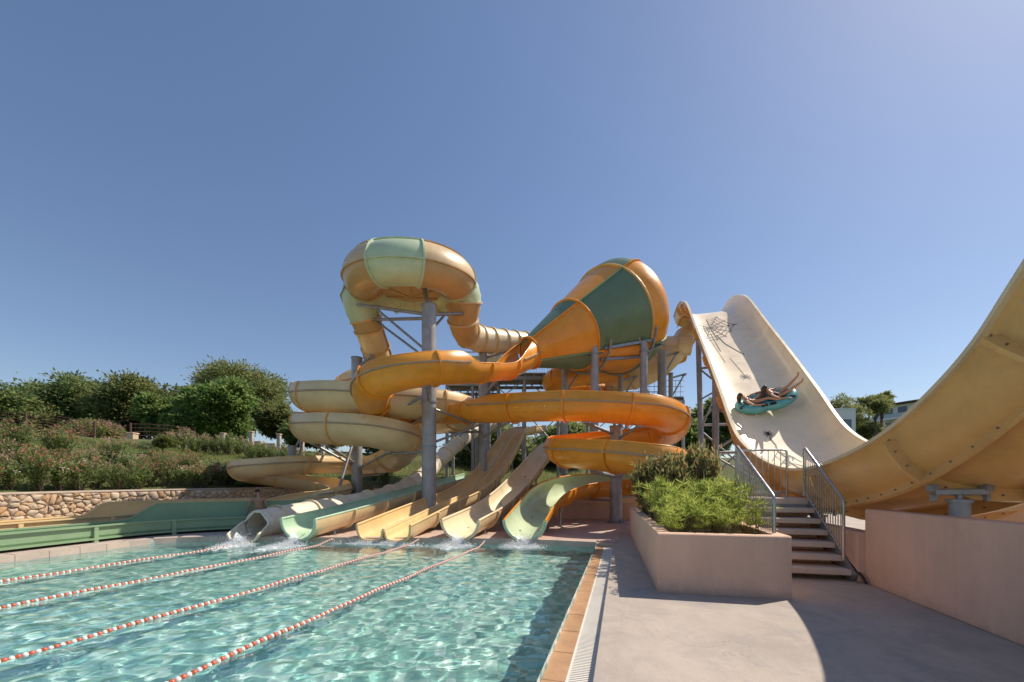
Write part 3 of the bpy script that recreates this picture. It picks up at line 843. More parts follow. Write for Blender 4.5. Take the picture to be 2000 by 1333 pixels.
# --- the big ramp on the right (half-pipe along the pool direction)
RAMP = [(28.6, 13.3), (27, 13.25), (25.5, 12.95), (24.3, 12.45), (23.3, 11.95), (22.5, 11.4), (20, 9.25), (17.2, 6.88), (15, 4.95), (12.98, 3.2), (11.2, 2.42), (9.57, 2.0), (8.23, 1.87), (6.87, 1.98), (5.46, 2.31), (4.26, 2.92), (3.72, 3.42), (2.5, 4.7), (1.2, 6.2), (0, 7.7)]
KR = 1.0274
RAMP = [(y * KR, EYE + (z - EYE) * KR) for y, z in RAMP]
NU, RW = 3.62, 3.05
def ramp():
    root = thing('ramp_slide', 'huge cream half-pipe ramp slide with a steep drop, painted cobweb and spiders', 'water slide')
    pts = []
    for Y, z in RAMP:
        v = .973 + 1.0355 * Y
        q = pf(NU + RW / 2, v, z); pts.append((q.x, q.y, q.z))
    # heading towards the camera: lateral right = towards -u (near rim)
    hw = RW / 2
    half = [(-hw, 0), (-hw + .02, -.14), (-hw + .06, -.30), (-hw + .14, -.48), (-hw + .27, -.63), (-hw + .44, -.735), (-hw + .66, -.80), (-hw + .95, -.83), (-hw + 1.25, -.835)]
    full = half + [(-x, y) for x, y in half[::-1]]
    # keep ribs where the photograph shows them
    ribY = [y * KR for y in [26.5, 24.6, 22.8, 20.2, 17.6, 15, 12.4, 9.9, 7.6, 5.56, 4.02, 2.4, .9]]
    def joints(s):
        vs_ = [.973 + 1.0355 * y for y in ribY]
        vv = np.array([s.A[i][0] * SN + s.A[i][1] * CS for i in range(len(s.A))])
        return [0] + [int(np.argmin(abs(vv - v))) for v in vs_] + [len(s.A) - 1]
    f = Flume(root, pts, lambda a: full, .16, 2, (M['rampin'], M['amber']), thick=.035, flange=.16, fmat=M['amber'], lip=.0, joints=joints, mono=False, fw=.05, bolts=.13)
    for e in (0, -1):
        mb = MB(); rows = []
        for i in range(len(f.fr)):
            q = f.P(i, full[e]); c, l, u, t = f.fr[i]; sg = -1 if e == 0 else 1
            rows.append([q + l * sg * a + u * b for a, b in ((-.02, -.03), (-.02, .025), (.085, .025), (.085, -.03))])
        mb.grid(rows, 0, False, True); mb.add(rows[0], [(0, 1, 2, 3)]); mb.add(rows[-1], [(0, 1, 2, 3)])
        mb.build('rim', M['cream'], root)
    # lengthwise bolted flanges underneath
    for a, b, dx in ((hw - .27, -.63, 1), (-hw + .27, -.63, -1), (0.35, -.835, 0)):
        mb = MB(); rows = []; bo = MB()
        for i in range(len(f.fr)):
            c, l, u, t = f.fr[i]; q = f.P(i, (a, b)); n = (l * .55 * dx - u * .83).normalized() if dx else -u
            tn = n.cross(t)
            rows.append([q + n * .03 + tn * .025, q + n * .2 + tn * .025, q + n * .2 - tn * .025, q + n * .03 - tn * .025])
            if i % 2 == 0: bo.tube([q + n * .13 - tn * .045, q + n * .13 + tn * .045], .012, 6)
        mb.grid(rows, 0, False, True); fl = mb.build('lengthwise_flange', M['amber'], root); stuff(bo.build('bolts', M['bolt'], fl))
    return f, root
FRAMP, RAMPROOT = ramp()
def ramp_pt(Y, w, lift=.012):
    """a spot on the ramp floor: Y = distance of the near rim there, w = metres across from the near rim"""
    v = .973 + 1.0355 * Y
    vv = np.array([a[0] * SN + a[1] * CS for a in FRAMP.A])
    i = int(np.argmin(abs(vv - v))); j = min(len(vv) - 2, max(1, i)); j2 = j + 1 if (v < vv[j]) else j - 1
    tt = (v - vv[j]) / (vv[j2] - vv[j]) if vv[j2] != vv[j] else 0
    hw = RW / 2; a = hw - w
    xs = [0, .02, .06, .14, .27, .44, .66, .95, 1.25, 1.5]; zs = [0, -.14, -.30, -.48, -.63, -.735, -.80, -.83, -.835, -.835]
    b = float(np.interp(min(w, RW - w), xs, zs)) + lift
    return FRAMP.P(j, (a, b)).lerp(FRAMP.P(j2, (a, b)), max(0, min(1, tt)))
def ramp_frame(Y):
    v = .973 + 1.0355 * Y
    vv = np.array([a[0] * SN + a[1] * CS for a in FRAMP.A]); return FRAMP.fr[int(np.argmin(abs(vv - v)))]

# ---------------------------------------------------------------- columns and steel
def column(label, base, ztop, d, arms=(), ztop_base=None, cap=True, collars=()):
    root = thing('support_column', label, 'column', 'slide support columns')
    b = V(base); tp = V((b.x, b.y, ztop)) if not isinstance(ztop, Vector) else ztop
    mb = MB(); n = 20
    k = max(2, int((tp - b).length / 1.2))
    mb.tube([b.lerp(tp, i / k) for i in range(k + 1)], d / 2, n); mb.build('post', M['post'], root)
    mb = MB(); mb.tube([b, b + V((0, 0, .03))], d / 2 + .14, 20)
    for i in range(8):
        a = i * math.pi / 4; mb.tube([b + V((math.cos(a) * (d / 2 + .09), math.sin(a) * (d / 2 + .09), .02)), b + V((math.cos(a) * (d / 2 + .09), math.sin(a) * (d / 2 + .09), .07))], .02, 6)
        g_ = V((math.cos(a + .39), math.sin(a + .39), 0))
        mb.add([b + g_ * (d / 2 - .01) + V((0, 0, .03)), b + g_ * (d / 2 + .12) + V((0, 0, .03)), b + g_ * (d / 2 - .01) + V((0, 0, .25))], [(0, 1, 2)])
    mb.build('base_plate', M['galv'], root)
    if cap:
        mb = MB(); mb.tube([tp, tp + V((0, 0, .025))], d / 2 + .03, 20); mb.build('cap_plate', M['galv'], root)
    for z in collars:
        mb = MB(); mb.tube([V((b.x, b.y, z - .04)), V((b.x, b.y, z + .04))], d / 2 + .03, 20); mb.build('collar', M['galv'], root)
    for p, q, r in arms:
        mb = MB(); p, q = V(p), V(q); mb.tube([p, q], r, 8)
        dd = (q - p).normalized(); mb.box(q, (.2, .2, .06)); mb.box(p, (.1, .1, .16))
        mb.build('bracket_arm', M['galv'], root)
def fpt(f, px, Yr, drop=.0, side=0):
    """underside point of a flume nearest a photo column within a depth range"""
    best = None
    for i, (c, l, u, t) in enumerate(f.fr):
        if Yr[0] <= c.y <= Yr[1]:
            p_ = 1000 + c.x / c.y * FOC
            if best is None or abs(p_ - px) < best[0]: best = (abs(p_ - px), i)
    i = best[1]; r_ = f.A[i][3]
    return f.P(i, (side * r_ * .8, -r_ * (1 if side == 0 else .6) - .06 - drop))
g0 = lambda px, Y: V(((px - 1000) / FOC * Y, Y, 0.0))
c = g0(838, 16.5)
ztop = at(838, 598, 16.5).z
def on(cc, z): return V((cc.x, cc.y, z))
column('tall thick grey column carrying the bowl slide', c, ztop, .58, [
    (on(c, ztop - .35), BC + V((-2.15, -.2, -1.12)), .07), (on(c, ztop - .5), BC + V((-2.1, .9, -1.3)), .07), (on(c, ztop - .35), BC + V((2.1, .5, -1.2)), .07), (on(c, ztop - .1), BC + V((.75, -.9, -.75)), .09),
    (on(c, ztop - 1.9), BC + V((-1.5, -.2, -1.22)), .05), (on(c, ztop - 2.2), BC + V((-1.8, .9, -1.35)), .05), (on(c, ztop - 1.1), BC + V((1.4, .4, -1.25)), .05),
    (on(c, 5.0), fpt(FO, 820, (13, 15.5)), .06), (on(c, 4.4), fpt(FO, 800, (17.2, 19)), .06), (on(c, 4.7), fpt(FO, 930, (17, 19)), .05), (on(c, 3.2), fpt(FO, 940, (17, 19)), .05), (on(c, 2.9), fpt(FY, 778, (17.2, 19.5)), .05), (on(c, 5.3), fpt(FO, 745, (14, 18)), .06)], collars=(4.9, 3.1))
c = g0(697, 19.7)
column('grey column standing among the tan yellow loops', c, at(697, 700, 19.7).z, .5, [
    (on(c, 7.2), fpt(FY, 733, (18.8, 20.6)), .06), (on(c, 6.2), fpt(FY, 735, (18.8, 20.6)), .05), (on(c, 4.2), fpt(FY, 650, (17, 18.4)), .06), (on(c, 4.4), fpt(FY, 640, (21.5, 23)), .06), (on(c, 2.55), fpt(FY, 640, (17, 18.2)), .06), (on(c, 2.4), fpt(FY, 615, (17.5, 19.5)), .06), (on(c, 2.3), fpt(FY, 770, (17, 20.2)), .06), (on(c, 2.0), fpt(FY, 735, (20, 21.2)), .06)], collars=(2.5, 4.3))
c = g0(943, 21)
column('grey column behind the orange flume, left of the funnel', c, at(943, 672, 21).z, .44, [
    (on(c, 8.2), at(912, 668, 19.9), .05), (on(c, 8.0), at(985, 688, 21.3), .05), (on(c, 6.0), fpt(FO, 960, (15.5, 18)), .06), (on(c, 4.3), fpt(FY, 880, (19, 22)), .06), (on(c, 4.0), fpt(FO, 990, (16.5, 18)), .06)], collars=(4.2, 6))
c = g0(1203, 16.8)
column('stout grey column beside the planter under the orange spiral', c, 3.95, .5, [
    (on(c, 3.6), fpt(FO, 1145, (15, 16.6)), .07), (on(c, 3.2), fpt(FO, 1240, (18, 19.2)), .06), (on(c, 1.9), fpt(FO, 1160, (14, 15.6)), .07), (on(c, 1.05), fpt(FO, 1270, (16.8, 18.2)), .05), (on(c, 3.4), fpt(FO, 1250, (14.8, 16)), .06), (on(c, .9), fpt(FO, 1150, (17, 18.2)), .05)], collars=(3.5, 1.9))
for px, yt, Y, d, lab in ((1161, 672, 20.5, .4, 'grey column under the middle of the funnel'), (1257, 668, 21.1, .38, 'grey column under the wide mouth of the funnel')):
    c = g0(px, Y); zt = at(px, yt, Y).z
    column(lab, c, zt, d, [(on(c, zt - .4), on(c, zt + .35) + V((-.35, -.1, 0)), .05), (on(c, zt - .6), on(c, zt - .1) + V((1.3, .9, .25)), .06), (on(c, 5.2), on(c, 6.8) + V((2.2, 3, 0)), .05), (on(c, 6.8), on(c, 5.2) + V((2.2, 3, 0)), .05)], collars=(zt - .5,))
for px, yt, Y, d, lab in ((1293, 687, 24.2, .5, 'thick grey column right of the funnel'), (1103, 716, 23.2, .36, 'thin grey column behind the neck of the funnel'), (1212, 735, 25.5, .3, 'slim dark column behind the two funnel columns'), (1310, 730, 26, .28, 'slim grey column beside the tan entry tube')):
    c = g0(px, Y); zt = at(px, yt, Y).z
    column(lab, c, zt, d, [(on(c, zt - .3), on(c, zt + .1) + V((1.1, .5, 0)), .06), (on(c, zt - 1.6), on(c, zt) + V((1.0, .4, 0)), .05)])
c = g0(571, 21.9)
c.z = .0
column('short grey column beside the lowest tan loop above the stone wall', c, at(571, 872, 21.9).z, .42, [(on(c, 3.2), fpt(FY, 620, (20, 22)) + V((0, 0, .6)), .05), (on(c, 1.6), fpt(FY, 560, (19.5, 21)), .05), (on(c, 1.5), fpt(FY, 600, (17.8, 19)), .05)])

# ramp supports at the back: two pairs of raking legs with braces
def trestle(label, Y, wu, zt_, spread):
    root = thing('ramp_trestle', label, 'trestle', 'steel trestles under the ramp')
    v = .973 + 1.0355 * Y
    zt_ = ramp_pt(Y, .3).z - .42
    tops = [pf(NU + a, v + .05, zt_) for a in (.25, RW - .25)]; bots = [pf(NU + a, v - spread, 0) for a in (.1, RW - .1)]
    for a, b in zip(tops, bots):
        mb = MB(); mb.tube([b, a], .13, 12); mb.build('leg', M['post'], root)
        mb = MB(); mb.box(b + V((0, 0, .02)), (.5, .5, .04)); mb.build('base_plate', M['galv'], root)
    for f0, f1 in ((.15, .45), (.45, .15), (.5, .8), (.8, .5)):
        mb = MB(); mb.tube([bots[0].lerp(tops[0], f0), bots[1].lerp(tops[1], f1)], .045, 8); mb.build('brace', M['galv'], root)
    for f0 in (.48, .8, .94):
        mb = MB(); mb.tube([bots[0].lerp(tops[0], f0), bots[1].lerp(tops[1], f0)], .06, 8); mb.build('cross_bar', M['galv'], root)
    return tops, bots
T1 = trestle('tall steel trestle under the top of the ramp', 21.6, 0, 9.7, 2.2)
T2 = trestle('lower steel trestle halfway down the ramp', 17.6, 0, 6.2, .8)
root = thing('ramp_bracing', 'thin diagonal braces tying the two ramp trestles together', 'bracing')
for k in (0, 1):
    for f0, f1 in ((.3, .25), (.1, .55), (.62, .92), (.45, .9)):
        mb = MB(); mb.tube([T1[1][k].lerp(T1[0][k], f0), T2[1][k].lerp(T2[0][k], f1)], .04, 8); mb.build('brace', M['galv'], root)
# short props carrying the near part of the ramp
def saddle(label, Y, uoff):
    root = thing('ramp_support', label, 'ramp support', 'short supports under the near ramp')
    c_, l, u, t = ramp_frame(Y)
    v = .973 + 1.0355 * Y - .2
    b = pf(NU + uoff, v, 0); zt = ramp_pt(Y, uoff).z - .34
    tp = V((b.x, b.y, zt))
    mb = MB(); mb.tube([b, tp], .1, 16); mb.build('post', M['post'], root)
    mb = MB(); mb.tube([tp - V((0, 0, .01)), tp + V((0, 0, .03))], .13, 16); mb.build('cap_plate', M['galv'], root)
    e0_ = pf(NU + uoff - .27, v, zt + .12); e1_ = pf(NU + uoff + .27, v, zt + .13)
    mb = MB(); mb.beam(e0_, e1_, .09, .08, bev=.01)
    for e in (e0_, e1_): mb.box(e + V((0, 0, .05)), (.1, .09, .1), bev=.012); mb.box(e + V((0, 0, -.07)), (.05, .05, .1), bev=.01)
    mb.tube([tp + V((0, 0, .03)), tp + V((0, 0, .12))], .035, 8)
    mb.build('saddle_beam', M['galv'], root)
saddle('galvanised post with a saddle beam under the ramp, behind the right-hand wall', 5.5, .5)
saddle('galvanised post under the far side of the ramp beyond the wall', 6.3, 2.5)
saddle('galvanised post under the lowest part of the ramp behind the stairs', 9.6, .7)

# printed cobweb, spiders and branch on the ramp floor (flat vinyl)
ink = mat('printed_black_vinyl', (.035, .03, .035), .5)
def ribbon(mb, pts, w=.03):
    for a, b in zip(pts[:-1], pts[1:]):
        (y0, w0), (y1, w1) = a, b
        L = math.hypot(y1 - y0, w1 - w0) or 1
        dy, dw = -(w1 - w0) / L * w / 2, (y1 - y0) / L * w / 2
        n = max(1, int(L / .15))
        for k in range(n):
            f0, f1 = k / n, (k + 1) / n
            q = [(y0 + (y1 - y0) * f, w0 + (w1 - w0) * f) for f in (f0, f1)]
            mb.add([ramp_pt(q[0][0] + dy, q[0][1] + dw), ramp_pt(q[0][0] - dy, q[0][1] - dw), ramp_pt(q[1][0] - dy, q[1][1] - dw), ramp_pt(q[1][0] + dy, q[1][1] + dw)], [(0, 1, 2, 3)])
mb = MB()
hub = (22.0, 1.0); rays = []
for k in range(11):
    a = R(-200 + k * 29); L = random.uniform(1.0, 1.5) if k % 2 else random.uniform(.75, 1.1)
    e = (hub[0] + math.sin(a) * L * 1.25, min(2.35, max(.35, hub[1] + math.cos(a) * L))); rays.append(e); ribbon(mb, [hub, e], .035)
for f in (.3, .5, .72, .92):
    for a, b in zip(rays[:-1], rays[1:]):
        p0 = (hub[0] + (a[0] - hub[0]) * f, hub[1] + (a[1] - hub[1]) * f); p1 = (hub[0] + (b[0] - hub[0]) * f, hub[1] + (b[1] - hub[1]) * f)
        md = ((p0[0] + p1[0]) / 2 * .93 + hub[0] * .07, (p0[1] + p1[1]) / 2 * .93 + hub[1] * .07); ribbon(mb, [p0, md, p1], .028)
ribbon(mb, [(21.2, 1.15), (20.3, 1.35), (19.2, 1.9)], .05); ribbon(mb, [(21.4, .9), (19.6, 1.0)], .03); ribbon(mb, [(21.5, .7), (18.9, .95), (18.6, .97)], .02)
mb.build('printed_cobweb', ink, RAMPROOT)
def spider(y, w, s, thread):
    mb = MB(); ribbon(mb, [(y, w), thread], .022)
    for c_, ra, rb in (((y, w), .13 * s, .1 * s), ((y - .17 * s, w), .08 * s, .075 * s)):
        mb.add([ramp_pt(c_[0] + math.cos(k * .5236) * ra, c_[1] + math.sin(k * .5236) * rb, .014) for k in range(12)], [tuple(range(12))])
    for sg in (-1, 1):
        for a in (-.9, -.3, .3, .9):
            k = (y - .1 * s + math.sin(a) * .22 * s, w + sg * math.cos(a) * .22 * s); e = (y - .1 * s + math.sin(a) * .42 * s, w + sg * math.cos(a) * .36 * s)
            ribbon(mb, [(y - .1 * s, w), k, e], .025)
    mb.build('printed_spider', ink, RAMPROOT)
spider(17.5, 1.5, .62, (19.0, 1.25)); spider(14.3, 1.35, .4, (14.0, 1.35))
mb = MB()
br = [(14.1, 1.35), (13.8, 1.42), (13.5, 1.38), (13.2, 1.5), (12.9, 1.48), (12.6, 1.56)]
ribbon(mb, br, .045)
for y, w in br[2:]:
    for k in range(3):
        sg = random.choice((-1, 1)); L = random.uniform(.25, .6)
        m_ = (y - L * .5, w + sg * L * .5 + .05); e = (y - L * 1.1, w + sg * L * .8); ribbon(mb, [(y, w), m_, e], .028); ribbon(mb, [m_, (m_[0] - .25, m_[1] - sg * .1)], .02)
for k in range(5): ribbon(mb, [(12.6, 1.56), (12.35 - k * .03, 1.36 + k * .12), (12.0, 1.1 + k * .26)], .026)
mb.build('printed_branch', ink, RAMPROOT)

# ---------------------------------------------------------------- right-hand wall, stairs, planter
RZ = Matrix.Rotation(-YAW, 3, 'Z')
def wall_uv(name, label, u0, u1, v0, v1, z0, z1, mt, bev=.012, cat='wall'):
    mb = MB(); mb.box(pf((u0 + u1) / 2, (v0 + v1) / 2, (z0 + z1) / 2), (u1 - u0, v1 - v0, z1 - z0), RZ, 0, bev)
    return tag(mb.build(name, mt), label, cat)
wall_uv('plaster_wall', 'low pinkish plaster wall on the right under the big ramp', 3.72, 3.94, -6, 7.72, 0, 1.17, M['plaster'])
wall_uv('plaster_wall', 'sandy plaster wall seen beneath the ramp on the far right', 8.2, 8.4, -2, 13, 0, 1.32, M['plaster2'])
st = thing('staircase', 'short pale staircase of open treads beside the planter', 'staircase')
conc_t = mat('pale_tread_stone', (.74, .61, .49), .8, .1, 3, bump=.25, bscale=40, fine=.1, stain=((.42, .36, .3), 2, .4))
RISE, RUN, V0 = 1.29 / 7, .262, 7.78
for k in range(1, 7):
    mb = MB(); va = V0 + (k - 1) * RUN
    mb.box(pf(2.88, va + .16, k * RISE - .045), (1.36, .34, .09), RZ, 0, .008); mb.build('tread', conc_t, st)
va = V0 + 6 * RUN
mb = MB(); mb.box(pf(2.9, va + .6, 7 * RISE - .06), (1.44, 1.2, .12), RZ, 0, .008); mb.build('landing', conc_t, st)
mb = MB(); mb.box(pf(2.9, va + .03, 7 * RISE - .2), (1.4, .05, .16), RZ); mb.build('landing_beam', M['galv'], st)
for u in (2.17, 3.585):
    mb = MB(); a, b = pf(u, V0 - .02, .02), pf(u, va + .1, 7 * RISE - .12)
    mb.beam(a + V((0, 0, .02)), b, .05, .2); mb.build('stringer', M['galv'], st)
mb = MB()
for k in range(1, 6): mb.box(pf(2.87, V0 + k * RUN + .7, k * RISE / 2), (1.4 - k * .006, 1.1, k * RISE), RZ)
mb.box(pf(2.89, va + .62, .55), (1.36, 1.1, 1.1), RZ); mb.build('plinth', M['plaster'], st)
mb = MB(); mb.tube([pf(3.6, va - .1, 1.2), pf(3.605, V0 + .7, .62), pf(3.61, V0 + .25, .3), pf(3.65, V0 - .12, .12), pf(3.67, V0 - .2, .02)], .02, 8); mb.build('black_hose', M['black'], st)
wall_uv('plaster_wall', 'narrow plaster side wall between the staircase and the ramp', 3.63, 3.93, 7.723, 10.6, 0, .8, M['plaster'])
wall_uv('plinth_wall', 'low plaster kerb behind the landing at the foot of the ramp', 2.2, 3.5, va + 1.25, va + 1.5, 0, 1.42, M['plaster'])

def handrail(label, path, h, balsp, closed_bottom=True, r=.024):
    root = thing('handrail', label, 'handrail', 'steel handrails of the staircase')
    top = [V(p) + V((0, 0, h)) for p in path]; bot = [V(p) + V((0, 0, .1)) for p in path]
    # rounded loop: up the first post, along the top, down the last post
    def rnd(pts, rr=.09):
        out = [pts[0]]
        for a, b, c_ in zip(pts[:-2], pts[1:-1], pts[2:]):
            d0, d1 = (a - b).normalized(), (c_ - b).normalized()
            for k in range(5):
                tt = k / 4; p0, p1 = b + d0 * rr, b + d1 * rr
                out.append(p0.lerp(b, tt).lerp(b.lerp(p1, tt), tt))
        return out + [pts[-1]]
    mb = MB(); mb.tube(rnd([V(path[0])] + top + [V(path[-1])]), r, 10); mb.build('rail', M['stainless'], root)
    mb = MB(); mb.tube(bot, r * .7, 8); mb.build('bottom_rail', M['stainless'], root)
    for a, b, ta, tb in zip(bot[:-1], bot[1:], top[:-1], top[1:]):
        n = int((b - a).length / balsp)
        for k in range(1, n + 1):
            f = k / (n + 1)
            mb = MB(); mb.tube([a.lerp(b, f), ta.lerp(tb, f)], .0085, 6, cap=False); mb.build('baluster', M['stainless'], root)
handrail('right-hand sloping steel handrail of the staircase', [pf(3.5, V0 + .1, .33), pf(3.5, V0 + 1.6, 1.33)], .98, .11)
handrail('left-hand sloping steel handrail beside the planter plants', [pf(2.13, 6.72, .42), pf(2.13, 8.75, 1.36)], .96, .1)
handrail('steel railing across the back of the landing', [pf(2.5, 10.15, 1.29), pf(3.46, 10.15, 1.29)], 1.03, .13)

# planter
pl = thing('planter', 'long pinkish concrete planter box full of green plants', 'planter')
PO = [(.50, 6.28), (2.22, 6.34), (2.22, 9.0), (2.3, 13.6), (.24, 13.6)]; 
PI = [(.68, 6.46), (2.05, 6.5), (2.06, 9.0), (2.12, 13.42), (.44, 13.42)]
mb = MB()
O3 = [[pf(u, v, z) for u, v in PO] for z in (0, .84)]; I3 = [[pf(u, v, z) for u, v in PI] for z in (.855, .3)]
def chamf(l, dz): return [p_ + V((0, 0, dz)) for p_ in l]
mb.grid([O3[0], O3[1]], 0, False, True); 
cen_ = sum(O3[1], V((0, 0, 0))) / 5
top_ = [p_ + (cen_ - p_).normalized() * .02 + V((0, 0, .015)) for p_ in O3[1]]
mb.grid([O3[1], top_], 0, False, True); mb.grid([top_, I3[0]], 0, False, True); mb.grid([I3[0], I3[1]], 0, False, True)
mb.build('planter_wall', M['plaster'], pl)
mb = MB()
rows = []
for j in range(29):
    v = 6.44 + j * .25; rows.append([pf(.42 + .2 * (13.6 - v) / 7 + (1.72 - .1 * (13.6 - v) / 7) * i / 10, v, .74 + random.uniform(-.03, .04)) for i in range(11)])
mb.grid(rows, 0, True); mb.build('soil', M['soil'], pl)
# walls at the back of the paving
def wallxy(label, a, b, h, th, mt, z0=0):
    mb = MB(); mb.beam(V((*a, z0 + h / 2)), V((*b, z0 + h / 2)), th, h, bev=.012); return tag(mb.build('low_wall', mt), label, 'wall')
wallxy('low plaster wall behind the stout column', (1.2, 18.9), (5.4, 18.2), .76, .25, M['plaster'])
wallxy('plaster block wall under the lowest orange bend, left of the stout column', (2.2, 20.3), (7.5, 19.6), 1.05, .3, M['plaster2'])
wallxy('shaded plaster retaining wall behind the cream tube slide', (-8.3, 24.3), (-4.6, 25), 1.35, .3, M['plaster'])
wallxy('second plaster retaining wall below the lawn', (-4.5, 25.3), (2.4, 26.0), 1.2, .3, M['plaster2'])
# slim legs under the exits
def legs(f, idxs, w=.5):
    for k, fr_ in enumerate(idxs):
        i = int(fr_ * (len(f.fr) - 1)); c_, l, u, t = f.fr[i]
        root = f.root
        r_ = f.A[i][3]
        for s_ in (-1, 1):
            q = c_ + l * s_ * r_ * w; ang = math.acos(w) 
            zt = c_.z - (r_ * math.sin(ang) if len(f.A[i]) > 4 else .02)
            mb = MB(); mb.tube([V((q.x, q.y, .01)), V((q.x, q.y, zt + .01))], .035, 8); mb.box((q.x, q.y, .02), (.16, .16, .02)); mb.build('support_leg', M['galv'], root)
        mb = MB(); z_ = c_.z - r_ * (1 if len(f.A[i]) > 4 else .05) - .09; mb.beam(V((*(c_ - l * r_ * .6).xy, z_)), V((*(c_ + l * r_ * .6).xy, z_)), .06, .06)
        if z_ > .1: mb.build('cross_bar', M['galv'], root)
legs(FM, (.92, .74, .55, .36, .18))
legs(FR, (.93, .72, .52, .34))
legs(FC, (.9, .65, .42))
legs(FT, (.93, .78, .62, .45))
legs(FO, (.985, .955, .925))

# ---------------------------------------------------------------- tower walkways
def tower(label, x0, x1, y0, y1, z, roof=None, legs_=(0, .5, 1), rail=1.1):
    root = thing('slide_tower', label, 'tower', 'steel slide towers')
    mb = MB(); mb.box(((x0 + x1) / 2, (y0 + y1) / 2, z), (x1 - x0, y1 - y0, .08)); mb.build('floor_grating', mat('weathered_deck_boards', (.30, .27, .23), .7, .2), root)
    n = int((x1 - x0) / .55)
    for k in range(n + 1):
        x = x0 + (x1 - x0) * k / n
        mb = MB(); mb.beam((x, y0, z - .13), (x, y1, z - .13), .07, .16); mb.build('joist', M['galv'], root)
    for y in (y0, (y0 + y1) / 2, y1):
        mb = MB(); mb.beam((x0 - .05, y, z - .3), (x1 + .05, y, z - .3), .12, .2); mb.build('girder', M['galv'], root)
    for fx in legs_:
        for y in (y0 + .1, y1 - .1):
            x = x0 + (x1 - x0) * fx
            mb = MB(); mb.tube([(x, y, H1(x, y) if H1(x, y) > 0 else 0), (x, y, z - .2)], .11, 10); mb.build('leg', M['post'], root)
    for a, b in zip(legs_[:-1], legs_[1:]):
        xa, xb = x0 + (x1 - x0) * a, x0 + (x1 - x0) * b
        for z0_, z1_ in ((z - .4, z - 2.2), (z - 2.2, z - .4), (z - 2.4, z - 5), (z - 5, z - 2.4)):
            mb = MB(); mb.tube([(xa, y0 + .1, z0_), (xb, y0 + .1, z1_)], .035, 6); mb.build('brace', M['galv'], root)
    for y in (y0, y1):
        for zz in (.35, .7, rail):
            mb = MB(); mb.tube([(x0, y, z + zz), (x1, y, z + zz)], .022, 6); mb.build('guard_rail', M['galv'], root)
        for k in range(int((x1 - x0) / .35) + 1):
            x = x0 + k * .35
            mb = MB(); mb.tube([(x, y, z), (x, y, z + rail)], .014, 6, cap=False); mb.build('guard_post', M['galv'], root)
    if roof:
        zr, ov = roof
        for x in (x0, x1):
            for y in (y0, y1):
                mb = MB(); mb.tube([(x, y, z), (x, y, zr)], .05, 8); mb.build('roof_post', M['galv'], root)
        mb = MB(); xm = (x0 + x1) / 2
        mb.grid([[V((x0 - ov + (x1 - x0 + 2 * ov) * i / 12, y, zr + .12 - .25 * math.sin(math.pi * i / 12) + dz)) for i in range(13)] for y, dz in ((y0 - ov, 0), ((y0 + y1) / 2, .5), (y1 + ov, 0))], 0)
        mb.build('canopy', M['ivory'], root)
        for y in (y0 - ov, y1 + ov):
            mb = MB(); mb.tube([(x0 - ov, y, zr + .12), (x1 + ov, y, zr + .12)], .04, 8); mb.build('canopy_bar', M['galv'], root)
tower('steel walkway with guard rails behind the orange flume', -1.6, 3.2, 26, 28.6, 8.65)
tower('steel slide tower with a pale canopy left of the funnel', -4.3, -.9, 27, 30, 8.5, roof=(10.15, .15))
tower('steel platform behind the thick column right of the funnel', 5.6, 11.4, 27.2, 30.6, 7.4, legs_=(0, .35, .7, 1))

